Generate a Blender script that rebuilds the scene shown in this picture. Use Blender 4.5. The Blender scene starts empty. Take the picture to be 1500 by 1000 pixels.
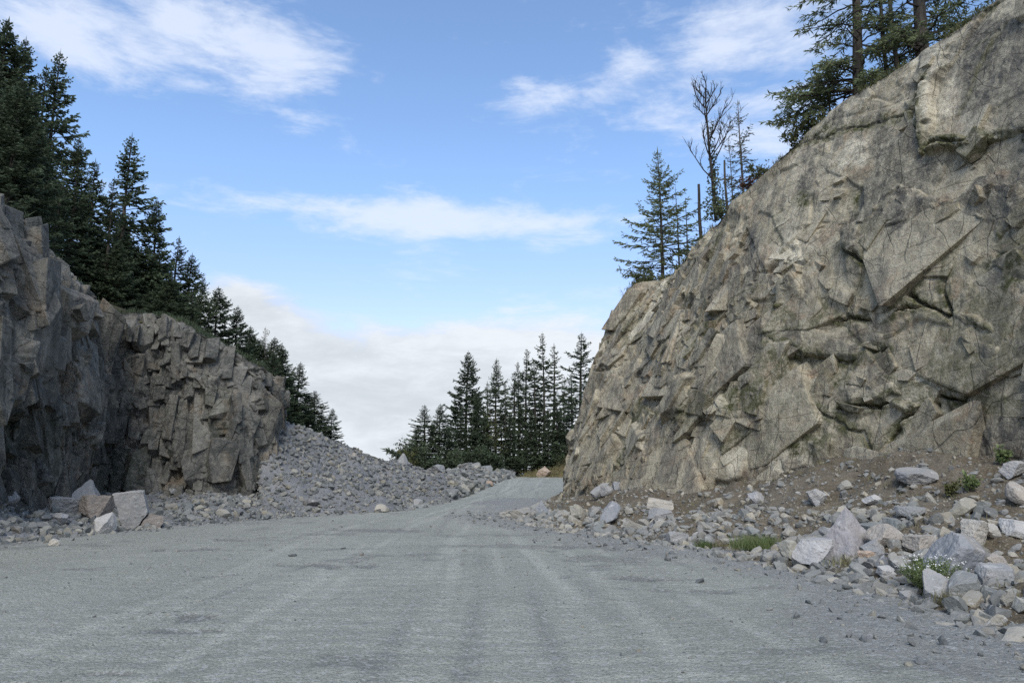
import bpy, math, random
import numpy as np

R = math.radians
rng = np.random.default_rng(11)
random.seed(5)
scene = bpy.context.scene
COL = scene.collection

# ------------------------------------------------------------------ camera
F_PX = 1083.0                       # focal length for a 1500 px wide picture
CAM = np.array([0.0, 0.0, 1.8])
TH = math.atan(190.0 / F_PX)        # looks slightly up
FW = np.array([0, math.cos(TH), math.sin(TH)])
UP = np.array([0, -math.sin(TH), math.cos(TH)])


def P(px, py, Y):
    """point seen at px,py (1500x1000 frame) standing Y metres ahead"""
    d = FW + (px - 750) / F_PX * np.array([1.0, 0, 0]) + (500 - py) / F_PX * UP
    return CAM + d * (Y / d[1])


def proj(V):
    d = np.asarray(V) - CAM
    w = d @ FW
    w = np.where(w < 0.2, 0.2, w)
    return 750 + F_PX * d[..., 0] / w, 500 - F_PX * (d @ UP) / w


# ------------------------------------------------------------------ noise
def _mix(h):
    h = h.astype(np.uint32)
    h ^= h >> np.uint32(16)
    h *= np.uint32(0x7FEB352D)
    h ^= h >> np.uint32(15)
    h *= np.uint32(0x846CA68B)
    h ^= h >> np.uint32(16)
    return h


def hsh(ix, iy, iz, seed):
    a = (ix.astype(np.int64) * 374761393 + iy.astype(np.int64) * 668265263 + iz.astype(np.int64) * 2147483647 // 3 + seed * 974634777) & 0xFFFFFFFF
    return _mix(a).astype(np.float64) / 4294967296.0


def noise3(x, y, z, seed=0):
    ix, iy, iz = np.floor(x), np.floor(y), np.floor(z)
    fx, fy, fz = x - ix, y - iy, z - iz
    ux, uy, uz = [f * f * f * (f * (f * 6 - 15) + 10) for f in (fx, fy, fz)]
    out = 0
    for a in (0, 1):
        for b in (0, 1):
            for c in (0, 1):
                w = (ux if a else 1 - ux) * (uy if b else 1 - uy) * (uz if c else 1 - uz)
                out = out + w * hsh(ix + a, iy + b, iz + c, seed)
    return out * 2 - 1


def fbm(x, y, z=None, seed=0, octv=4, gain=0.5):
    if z is None:
        z = np.zeros_like(x)
    s, a, f = 0, 1.0, 1.0
    for i in range(octv):
        s = s + a * noise3(x * f, y * f, z * f + 7.3 * i, seed + i)
        a *= gain
        f *= 2.03
    return s


def facets(s, h, seed, square=0.0):
    """jittered cells: F1, F2-F1, three randoms per cell, offset from the cell's centre"""
    ix, iy = np.floor(s), np.floor(h)
    z = np.zeros_like(ix)
    F1 = np.full(s.shape, 9.0)
    F2 = np.full(s.shape, 9.0)
    bx, by = ix.copy(), iy.copy()
    ox, oy = np.zeros_like(s), np.zeros_like(s)
    for dx in (-1, 0, 1):
        for dy in (-1, 0, 1):
            cx, cy = ix + dx, iy + dy
            qx = s - (cx + 0.5 + 0.9 * (hsh(cx, cy, z, seed) - 0.5))
            qy = h - (cy + 0.5 + 0.9 * (hsh(cx, cy, z, seed + 1) - 0.5))
            d = (1 - square) * np.sqrt(qx * qx + qy * qy) + square * np.maximum(np.abs(qx), np.abs(qy))
            n = d < F1
            F2 = np.where(n, F1, np.minimum(F2, d))
            F1 = np.where(n, d, F1)
            bx, by = np.where(n, cx, bx), np.where(n, cy, by)
            ox, oy = np.where(n, qx, ox), np.where(n, qy, oy)
    r = [hsh(bx, by, z, seed + 2 + k) for k in range(3)]
    return F1, F2 - F1, r, ox, oy


def sstep(a, b, x):
    t = np.clip((x - a) / (b - a), 0, 1)
    return t * t * (3 - 2 * t)


# ------------------------------------------------------------------ mesh helpers
def mesh_np(name, V, F, mat, parent=None, smooth=False, attrs=None):
    """V (n,3); F: (m,k) array or a list of such arrays"""
    Fs = F if isinstance(F, list) else [F]
    Fs = [np.asarray(f, dtype=np.int32) for f in Fs if len(f)]
    me = bpy.data.meshes.new(name)
    V = np.ascontiguousarray(V, dtype=np.float32)
    me.vertices.add(len(V))
    me.vertices.foreach_set('co', V.ravel())
    loops = np.concatenate([f.ravel() for f in Fs])
    tot = np.concatenate([np.full(len(f), f.shape[1], np.int32) for f in Fs])
    st = np.concatenate([[0], np.cumsum(tot)[:-1]]).astype(np.int32)
    me.loops.add(len(loops))
    me.loops.foreach_set('vertex_index', loops)
    me.polygons.add(len(tot))
    me.polygons.foreach_set('loop_start', st)
    me.polygons.foreach_set('loop_total', tot)
    me.polygons.foreach_set('use_smooth', np.full(len(tot), smooth))
    me.update(calc_edges=True)
    for k, a in (attrs or {}).items():
        at = me.attributes.new(k, 'FLOAT', 'POINT')
        at.data.foreach_set('value', np.ascontiguousarray(a, dtype=np.float32))
    if mat:
        me.materials.append(mat)
    o = bpy.data.objects.new(name, me)
    COL.objects.link(o)
    if parent:
        o.parent = parent
    return o


def grid_faces(nu, nv, flip=False):
    i = np.arange(nu - 1)[:, None] * nv + np.arange(nv - 1)[None, :]
    q = np.stack([i, i + nv, i + nv + 1, i + 1], -1).reshape(-1, 4)
    return q[:, ::-1] if flip else q


def tag(o, label=None, cat=None, group=None, kind=None):
    for k, v in (('label', label), ('category', cat), ('group', group), ('kind', kind)):
        if v:
            o[k] = v
    return o


def empty(name, loc, rz=0.0):
    o = bpy.data.objects.new(name, None)
    o.empty_display_size = 0.3
    COL.objects.link(o)
    o.location = loc
    o.rotation_euler = (0, 0, rz)
    return o


def copy_tree(o, parent=None):
    c = o.copy()
    COL.objects.link(c)
    if parent:
        c.parent = parent
    for ch in list(o.children):
        copy_tree(ch, c)
    return c


# ------------------------------------------------------------------ node helper
class NT:
    def __init__(self, tree):
        self.t = tree
        tree.nodes.clear()

    def n(self, typ, ins=None, **props):
        nd = self.t.nodes.new(typ)
        for k, v in props.items():
            setattr(nd, k, v)
        for k, v in (ins or {}).items():
            sk = nd.inputs[k]
            if isinstance(v, bpy.types.NodeSocket):
                self.t.links.new(v, sk)
            else:
                sk.default_value = v
        return nd

    def m(self, op, a, b=0.0, c=None, clamp=False):
        nd = self.n('ShaderNodeMath', {0: a, 1: b}, operation=op, use_clamp=clamp)
        if c is not None:
            if isinstance(c, bpy.types.NodeSocket):
                self.t.links.new(c, nd.inputs[2])
            else:
                nd.inputs[2].default_value = c
        return nd.outputs[0]

    def noise(self, vec, scale, detail=4, rough=0.55, dist=0.0):
        return self.n('ShaderNodeTexNoise', {'Vector': vec, 'Scale': scale, 'Detail': detail, 'Roughness': rough, 'Distortion': dist}).outputs[0]

    def ramp(self, v, a, b, lo=0.0, hi=1.0):
        return self.n('ShaderNodeMapRange', {0: v, 1: a, 2: b, 3: lo, 4: hi}, interpolation_type='SMOOTHSTEP').outputs[0]

    def mix(self, f, a, b, mode='MIX'):
        nd = self.n('ShaderNodeMix', {}, data_type='RGBA', blend_type=mode)
        for sk, v in ((nd.inputs[0], f), (nd.inputs[6], a), (nd.inputs[7], b)):
            if isinstance(v, bpy.types.NodeSocket):
                self.t.links.new(v, sk)
            else:
                sk.default_value = (*v, 1) if isinstance(v, tuple) and len(v) == 3 else v
        return nd.outputs[2]

    def scale(self, vec, x, y, z):
        return self.n('ShaderNodeVectorMath', {0: vec, 1: (x, y, z)}, operation='MULTIPLY').outputs[0]

    def attr(self, name):
        return self.n('ShaderNodeAttribute', attribute_name=name).outputs['Fac']


def material(name):
    m = bpy.data.materials.new(name)
    m.use_nodes = True
    return m, NT(m.node_tree)


def finish(m, T, col, rough=0.9, bump=None, bstr=0.5, bdist=0.05, spec=0.25, **extra):
    b = T.n('ShaderNodeBsdfPrincipled', {'Base Color': col, 'Roughness': rough, 'Specular IOR Level': spec, **extra})
    if bump is not None:
        bn = T.n('ShaderNodeBump', {'Strength': bstr, 'Distance': bdist, 'Height': bump})
        T.t.links.new(bn.outputs[0], b.inputs['Normal'])
    o = T.n('ShaderNodeOutputMaterial')
    T.t.links.new(b.outputs[0], o.inputs[0])
    return m


# ------------------------------------------------------------------ materials
def cliff_material(name, c_lo, c_mid, c_hi, warm, moss_c, dark_c):
    m, T = material(name)
    pos = T.n('ShaderNodeNewGeometry').outputs['Position']
    warp = T.n('ShaderNodeTexNoise', {'Vector': pos, 'Scale': 0.9, 'Detail': 3.0}).outputs['Color']
    wp = T.n('ShaderNodeVectorMath', {0: warp, 1: (0.8, 0.8, 0.8), 2: pos}, operation='MULTIPLY_ADD').outputs[0]
    big = T.noise(wp, 0.35, 5, 0.6)
    mid = T.noise(wp, 1.6, 6, 0.65)
    fin = T.noise(pos, 14.0, 6, 0.7)
    streak = T.noise(T.scale(wp, 2.2, 2.2, 0.16), 1.0, 6, 0.65)
    cell = T.attr('cell')
    c = T.mix(T.ramp(big, 0.35, 0.65), c_lo, c_mid)
    c = T.mix(T.ramp(mid, 0.42, 0.72, 0, 0.75), c, c_hi)
    c = T.mix(T.ramp(cell, 0.6, 1.0, 0, 0.55), c, c_hi)
    c = T.mix(T.ramp(cell, 0.4, 0.0, 0, 0.32), c, dark_c)
    c = T.mix(T.ramp(T.noise(wp, 0.8, 4, 0.6, 0.6), 0.52, 0.68, 0, 0.6), c, warm)
    c = T.mix(T.ramp(streak, 0.50, 0.62, 0, 0.62), c, dark_c)
    c = T.mix(T.ramp(T.noise(T.scale(wp, 3.0, 3.0, 0.25), 1.3, 5, 0.6), 0.58, 0.72, 0, 0.35), c, c_hi)
    c = T.mix(T.m('MULTIPLY', T.attr('pale'), T.ramp(mid, 0.25, 0.6)), c, tuple(min(1, 1.25 * x + 0.03) for x in c_hi))
    c = T.mix(T.m('MULTIPLY', T.attr('stain_shade'), T.ramp(streak, 0.3, 0.62, 0.25, 1.0)), c, dark_c)
    # broken grain, mineral patches and speckle
    g1 = T.noise(T.scale(wp, 1.0, 1.0, 0.7), 3.4, 9, 0.74, 0.5)
    c = T.mix(T.ramp(g1, 0.53, 0.60, 0, 0.42), c, c_hi)
    c = T.mix(T.ramp(g1, 0.46, 0.38, 0, 0.42), c, dark_c)
    g2 = T.noise(pos, 9.0, 8, 0.78)
    c = T.mix(T.ramp(g2, 0.52, 0.62, 0, 0.4), c, c_hi)
    c = T.mix(T.ramp(g2, 0.46, 0.36, 0, 0.45), c, dark_c)
    c = T.mix(T.ramp(T.noise(T.scale(wp, 0.9, 0.9, 0.05), 1.0, 5, 0.6), 0.50, 0.62, 0, 0.6), c, tuple(1.2 * x for x in dark_c))
    c = T.mix(T.ramp(fin, 0.5, 0.62, 0, 0.35), c, tuple(0.45 * x for x in c_mid))
    c = T.mix(T.ramp(T.noise(pos, 26.0, 3, 0.6), 0.56, 0.66, 0, 0.25), c, c_hi)
    # crack shade painted into the colour along the hairline fissures
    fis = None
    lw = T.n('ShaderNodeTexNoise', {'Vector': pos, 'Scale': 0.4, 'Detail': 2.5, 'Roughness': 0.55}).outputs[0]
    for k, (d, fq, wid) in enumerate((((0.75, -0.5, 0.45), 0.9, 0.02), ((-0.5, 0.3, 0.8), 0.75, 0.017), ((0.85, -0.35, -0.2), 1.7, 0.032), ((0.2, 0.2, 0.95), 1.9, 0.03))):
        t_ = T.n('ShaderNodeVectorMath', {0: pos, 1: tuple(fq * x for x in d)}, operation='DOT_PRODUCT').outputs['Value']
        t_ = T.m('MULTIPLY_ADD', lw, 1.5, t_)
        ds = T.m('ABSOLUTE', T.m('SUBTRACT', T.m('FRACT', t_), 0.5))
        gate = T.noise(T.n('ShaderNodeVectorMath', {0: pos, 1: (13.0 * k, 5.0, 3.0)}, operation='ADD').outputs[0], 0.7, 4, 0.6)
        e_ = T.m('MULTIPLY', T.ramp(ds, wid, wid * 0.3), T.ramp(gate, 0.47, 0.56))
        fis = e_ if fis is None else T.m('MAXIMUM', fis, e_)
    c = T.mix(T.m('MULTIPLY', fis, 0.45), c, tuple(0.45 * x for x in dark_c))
    ms = T.m('MULTIPLY', T.attr('moss'), T.ramp(T.noise(pos, 3.5, 6, 0.75), 0.36, 0.58))
    c = T.mix(ms, c, T.mix(T.noise(pos, 9.0, 3), tuple(0.5 * x for x in moss_c), moss_c))
    soil = T.m('MULTIPLY', T.attr('soil'), T.ramp(T.noise(pos, 2.5, 5, 0.7), 0.3, 0.55))
    c = T.mix(soil, c, (0.085, 0.065, 0.045))
    vor = T.n('ShaderNodeTexVoronoi', {'Vector': wp, 'Scale': 3.2}, feature='DISTANCE_TO_EDGE').outputs['Distance']
    crack = T.ramp(vor, 0.0, 0.05)
    h = T.m('ADD', T.m('MULTIPLY', T.noise(pos, 7.0, 10, 0.72), 0.8), T.m('MULTIPLY', fin, 0.35))
    h = T.m('MULTIPLY_ADD', crack, 0.10, h)
    h = T.m('MULTIPLY_ADD', fis, -0.5, h)
    h = T.m('MULTIPLY_ADD', g2, 0.5, h)
    for scl, amt, wrp in ((2.6, 0.42, 0.12), (6.5, 0.22, 0.06)):
        w2 = T.n('ShaderNodeVectorMath', {0: warp, 1: (wrp, wrp, wrp), 2: T.scale(pos, 1.0, 1.0, 0.75)}, operation='MULTIPLY_ADD').outputs[0]
        vc = T.n('ShaderNodeSeparateColor', {0: T.n('ShaderNodeTexVoronoi', {'Vector': w2, 'Scale': scl}).outputs['Color']}).outputs[0]
        h = T.m('MULTIPLY_ADD', vc, amt, h)
        c = T.mix(T.ramp(vc, 0.55, 1.0, 0, 0.22), c, c_hi)
        c = T.mix(T.ramp(vc, 0.3, 0.0, 0, 0.22), c, dark_c)
    return finish(m, T, c, 0.92, h, 0.85, 0.08, 0.2)


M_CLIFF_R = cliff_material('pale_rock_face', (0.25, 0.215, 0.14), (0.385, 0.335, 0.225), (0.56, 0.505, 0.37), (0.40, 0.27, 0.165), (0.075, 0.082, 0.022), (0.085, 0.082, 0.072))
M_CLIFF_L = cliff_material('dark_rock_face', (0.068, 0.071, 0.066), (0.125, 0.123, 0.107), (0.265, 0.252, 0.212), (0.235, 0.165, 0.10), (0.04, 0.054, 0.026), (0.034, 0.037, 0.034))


def stone_material(name, use_obj, tint=(1, 1, 1), dusty=0.35, own=False):
    m, T = material(name)
    pos = T.n('ShaderNodeNewGeometry').outputs['Position']
    r = T.n('ShaderNodeObjectInfo').outputs['Random'] if use_obj else T.attr('rnd')
    off = T.n('ShaderNodeVectorMath', {0: T.n('ShaderNodeCombineXYZ', {0: r, 1: r, 2: r}).outputs[0], 1: (37.0, 51.0, 23.0), 2: pos}, operation='MULTIPLY_ADD').outputs[0]
    cr = T.n('ShaderNodeValToRGB', {0: r})
    e = cr.color_ramp
    e.interpolation = 'CONSTANT'
    cols = [(0.0, (0.20, 0.215, 0.225)), (0.22, (0.26, 0.265, 0.27)), (0.42, (0.33, 0.325, 0.31)), (0.58, (0.17, 0.18, 0.19)),
            (0.74, (0.32, 0.30, 0.26)), (0.82, (0.24, 0.245, 0.255)), (0.94, (0.40, 0.385, 0.35))]
    while len(e.elements) < len(cols):
        e.elements.new(0.5)
    for el, (p, c) in zip(e.elements, cols):
        el.position = p
        el.color = (*[a * b for a, b in zip(c, tint)], 1)
    c = T.n('ShaderNodeObjectInfo').outputs['Color'] if own else cr.outputs[0]
    c = T.mix(T.ramp(T.noise(off, 2.2, 6, 0.7, 0.4), 0.4, 0.68, 0, 0.55), c, T.mix(1.0, c, (1.45, 1.38, 1.28), 'MULTIPLY'))
    c = T.mix(T.ramp(T.noise(off, 1.3, 5, 0.6, 0.8), 0.55, 0.7, 0, 0.5), c, (0.27, 0.235, 0.185))
    c = T.mix(T.ramp(T.noise(off, 45.0, 4, 0.7), 0.5, 0.66, 0, 0.4), c, T.mix(1.0, c, (0.5, 0.5, 0.52), 'MULTIPLY'))
    c = T.mix(T.ramp(T.noise(T.scale(off, 1.0, 2.5, 1.7), 3.0, 3, 0.5, 1.2), 0.64, 0.67, 0, 0.5), c, (0.5, 0.49, 0.46))
    nz = T.n('ShaderNodeSeparateXYZ', {0: T.n('ShaderNodeNewGeometry').outputs['Normal']}).outputs[2]
    dust = T.m('MULTIPLY', T.ramp(nz, 0.3, 0.9), T.ramp(T.noise(off, 4.0, 5, 0.6), 0.35, 0.6, 0, dusty))
    c = T.mix(dust, c, (0.33, 0.32, 0.285))
    h = T.m('ADD', T.noise(off, 6.0, 9, 0.66), T.m('MULTIPLY', T.noise(off, 30.0, 5, 0.6), 0.3))
    return finish(m, T, c, 0.88, h, 0.6, 0.06, 0.25)


M_STONE = stone_material('broken_stone', True, (0.86, 0.855, 0.775))
M_STONE_W = stone_material('broken_warm_stone', True, (1.0, 0.93, 0.78))
M_STONE_OWN = stone_material('boulder_stone', True, (1, 1, 1), 0.25, True)      # takes each boulder's own colour
M_RUBBLE = stone_material('rubble_stone', False, (0.66, 0.668, 0.62), 0.2)
M_RUBBLE_W = stone_material('rubble_warm_stone', False, (0.84, 0.81, 0.715), 0.45)


def soil_material(name, a, b, c2, bs=0.6):
    m, T = material(name)
    pos = T.n('ShaderNodeNewGeometry').outputs['Position']
    n1 = T.noise(pos, 0.7, 6, 0.65)
    n2 = T.noise(pos, 6.0, 7, 0.7)
    vor = T.n('ShaderNodeTexVoronoi', {'Vector': pos, 'Scale': 13.0, 'Randomness': 1.0})
    vc = T.n('ShaderNodeSeparateColor', {0: vor.outputs['Color']}).outputs[0]
    c = T.mix(T.ramp(n1, 0.38, 0.62), a, b)
    c = T.mix(T.ramp(n2, 0.45, 0.7, 0, 0.6), c, c2)
    n3 = T.noise(pos, 22.0, 6, 0.75)
    c = T.mix(T.ramp(n3, 0.53, 0.63, 0, 0.6), c, tuple(1.9 * x + 0.02 for x in b))
    c = T.mix(T.ramp(n3, 0.45, 0.36, 0, 0.6), c, tuple(0.6 * x for x in c2))
    h = T.m('ADD', T.m('ADD', n2, T.m('MULTIPLY', n3, 0.5)), T.m('MULTIPLY', vor.outputs['Distance'], -0.3))
    return finish(m, T, c, 0.95, h, bs, 0.06, 0.15)


M_SOIL = soil_material('talus_soil', (0.105, 0.086, 0.058), (0.155, 0.133, 0.098), (0.066, 0.054, 0.037))
M_GREYSOIL = soil_material('grey_rubble_fines', (0.15, 0.155, 0.158), (0.21, 0.21, 0.205), (0.1, 0.102, 0.104))
M_FOREST = soil_material('forest_floor', (0.06, 0.05, 0.032), (0.085, 0.08, 0.04), (0.04, 0.05, 0.02))


def gravel_material(name):
    m, T = material(name)
    pos = T.n('ShaderNodeNewGeometry').outputs['Position']
    wob = T.n('ShaderNodeTexNoise', {'Vector': pos, 'Scale': 0.25, 'Detail': 2.0}).outputs['Color']
    wp = T.n('ShaderNodeVectorMath', {0: wob, 1: (1.6, 0.6, 0.0), 2: pos}, operation='MULTIPLY_ADD').outputs[0]
    big = T.noise(T.scale(pos, 1.0, 0.55, 1), 0.35, 5, 0.6)
    tracks = T.noise(T.scale(wp, 3.2, 0.06, 1), 1.0, 5, 0.6)
    ripple = T.noise(T.scale(wp, 3.5, 11.0, 1), 1.0, 5, 0.65, 0.6)
    mid = T.noise(pos, 2.6, 6, 0.65)
    fin = T.noise(pos, 38.0, 5, 0.75)
    vor = T.n('ShaderNodeTexVoronoi', {'Vector': pos, 'Scale': 26.0})
    vc = T.n('ShaderNodeSeparateColor', {0: vor.outputs['Color']}).outputs[0]
    c = T.mix(T.ramp(big, 0.36, 0.62), (0.295, 0.3, 0.242), (0.36, 0.364, 0.297))
    c = T.mix(T.ramp(tracks, 0.42, 0.62, 0.0, 0.6), c, (0.33, 0.335, 0.28))
    c = T.mix(T.ramp(mid, 0.52, 0.75, 0, 0.45), c, (0.22, 0.23, 0.222))
    c = T.mix(T.ramp(ripple, 0.5, 0.68, 0, 0.4), c, (0.34, 0.345, 0.29))
    trk = T.attr('track')
    c = T.mix(T.ramp(trk, 0.0, 1.0, 0, 0.9), c, (0.42, 0.422, 0.35))
    c = T.mix(T.ramp(trk, 0.0, -1.0, 0, 0.6), c, (0.19, 0.192, 0.178))
    c = T.mix(T.attr('damp'), c, (0.14, 0.142, 0.132))
    c = T.mix(T.attr('loose'), c, T.mix(T.ramp(fin, 0.35, 0.65), (0.19, 0.19, 0.18), (0.31, 0.305, 0.285)))
    c = T.mix(T.ramp(fin, 0.5, 0.57, 0, 0.6), c, (0.135, 0.138, 0.118))
    c = T.mix(T.ramp(fin, 0.46, 0.38, 0, 0.55), c, (0.41, 0.41, 0.35))
    c = T.mix(T.ramp(vc, 0.8, 0.84, 0, 0.5), c, (0.42, 0.42, 0.40))
    h = T.m('ADD', T.m('MULTIPLY', fin, 0.5), T.m('MULTIPLY', mid, 0.8))
    h = T.m('MULTIPLY_ADD', ripple, 0.9, h)
    h = T.m('MULTIPLY_ADD', vor.outputs['Distance'], -0.35, h)
    return finish(m, T, c, 0.93, h, 0.85, 0.055, 0.2)


M_GRAVEL = gravel_material('crushed_gravel')


def leaf_material(name, a, b, rough=0.65, trans=0.25):
    m, T = material(name)
    pos = T.n('ShaderNodeNewGeometry').outputs['Position']
    n = T.noise(pos, 1.1, 4, 0.6)
    r = T.n('ShaderNodeObjectInfo').outputs['Random']
    c = T.mix(T.ramp(n, 0.35, 0.65), a, b)
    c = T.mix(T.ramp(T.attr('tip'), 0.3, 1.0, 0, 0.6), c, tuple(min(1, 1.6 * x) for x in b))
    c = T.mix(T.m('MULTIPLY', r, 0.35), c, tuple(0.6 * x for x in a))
    bs = T.n('ShaderNodeBsdfPrincipled', {'Base Color': c, 'Roughness': rough, 'Specular IOR Level': 0.2})
    tr = T.n('ShaderNodeBsdfTranslucent', {'Color': c})
    mx = T.n('ShaderNodeMixShader', {0: trans, 1: bs.outputs[0], 2: tr.outputs[0]})
    o = T.n('ShaderNodeOutputMaterial')
    T.t.links.new(mx.outputs[0], o.inputs[0])
    return m


M_NEEDLE = leaf_material('dark_needles', (0.042, 0.062, 0.038), (0.078, 0.102, 0.055))
M_NEEDLE_FAR = leaf_material('grey_green_needles', (0.052, 0.07, 0.042), (0.092, 0.115, 0.06))
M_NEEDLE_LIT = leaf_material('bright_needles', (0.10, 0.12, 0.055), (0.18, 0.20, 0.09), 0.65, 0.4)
M_NEEDLE_CEDAR = leaf_material('cedar_sprays', (0.08, 0.102, 0.052), (0.145, 0.165, 0.078))
M_DRYNEEDLE = leaf_material('thin_dry_needles', (0.10, 0.105, 0.065), (0.16, 0.15, 0.09))
M_BROADLEAF = leaf_material('broad_leaves', (0.06, 0.075, 0.03), (0.12, 0.12, 0.045))
M_REDLEAF = leaf_material('reddish_leaves', (0.09, 0.055, 0.035), (0.15, 0.075, 0.045))
M_GRASS = leaf_material('grass_blades', (0.09, 0.13, 0.045), (0.17, 0.21, 0.085), 0.6, 0.3)
M_GRASSDRY = leaf_material('dry_grass_blades', (0.17, 0.15, 0.075), (0.26, 0.24, 0.12), 0.7, 0.3)


def flat_material(name, a, b, sc=4.0, rough=0.85):
    m, T = material(name)
    pos = T.n('ShaderNodeNewGeometry').outputs['Position']
    n = T.noise(T.scale(pos, 3, 3, 0.6), sc, 6, 0.7)
    return finish(m, T, T.mix(T.ramp(n, 0.35, 0.65), a, b), rough, n, 0.7, 0.03, 0.2)


M_BARK = flat_material('conifer_bark', (0.045, 0.038, 0.03), (0.10, 0.088, 0.07))
M_BARKGREY = flat_material('grey_bark', (0.10, 0.09, 0.078), (0.19, 0.175, 0.155))
M_BARKDARK = flat_material('dark_bark', (0.03, 0.026, 0.022), (0.065, 0.056, 0.047))
M_PETAL = flat_material('white_petals', (0.62, 0.6, 0.55), (0.8, 0.79, 0.74), 20.0, 0.7)

# ------------------------------------------------------------------ ground heights
RX, RY = [0, 30, 40, 60, 80, 92, 110, 400], [0, 0.0, 0.10, 0.48, 0.9, 1.15, 1.5, 3.0]


def gz(x, y):
    """broad height of the gravel floor"""
    return np.interp(y, RX, RY) + 0.0 * x


def Pg(px, py):
    """where the sight line through a pixel meets the gravel floor"""
    Y = 30.0
    for _ in range(60):
        d = FW + (px - 750) / F_PX * np.array([1.0, 0, 0]) + (500 - py) / F_PX * UP
        t = (float(gz(0, Y)) - CAM[2]) / d[2]
        if t < 0:
            t = 100 / d[1]
        Y = 0.5 * Y + 0.5 * min(t * d[1], 120)
    q = CAM + d * (Y / d[1])
    q[2] = float(gz(0, Y))
    return q


def spline(stations, n):
    """stations (k,3) -> n points, Catmull-Rom on chord length"""
    S = np.asarray(stations, float)
    t = np.concatenate([[0], np.cumsum(np.linalg.norm(np.diff(S, axis=0), axis=1))])
    tt = np.linspace(0, t[-1], n)
    return spline_at(S, t, tt), tt


def spline_at(S, t, tt):
    tan = np.gradient(S, t, axis=0)
    i = np.clip(np.searchsorted(t, tt, side='right') - 1, 0, len(t) - 2)
    h = (t[i + 1] - t[i])[:, None]
    u = ((tt - t[i]) / (t[i + 1] - t[i]))[:, None]
    return (2 * u**3 - 3 * u**2 + 1) * S[i] + (u**3 - 2 * u**2 + u) * h * tan[i] + (-2 * u**3 + 3 * u**2) * S[i + 1] + (u**3 - u**2) * h * tan[i + 1]


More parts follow.
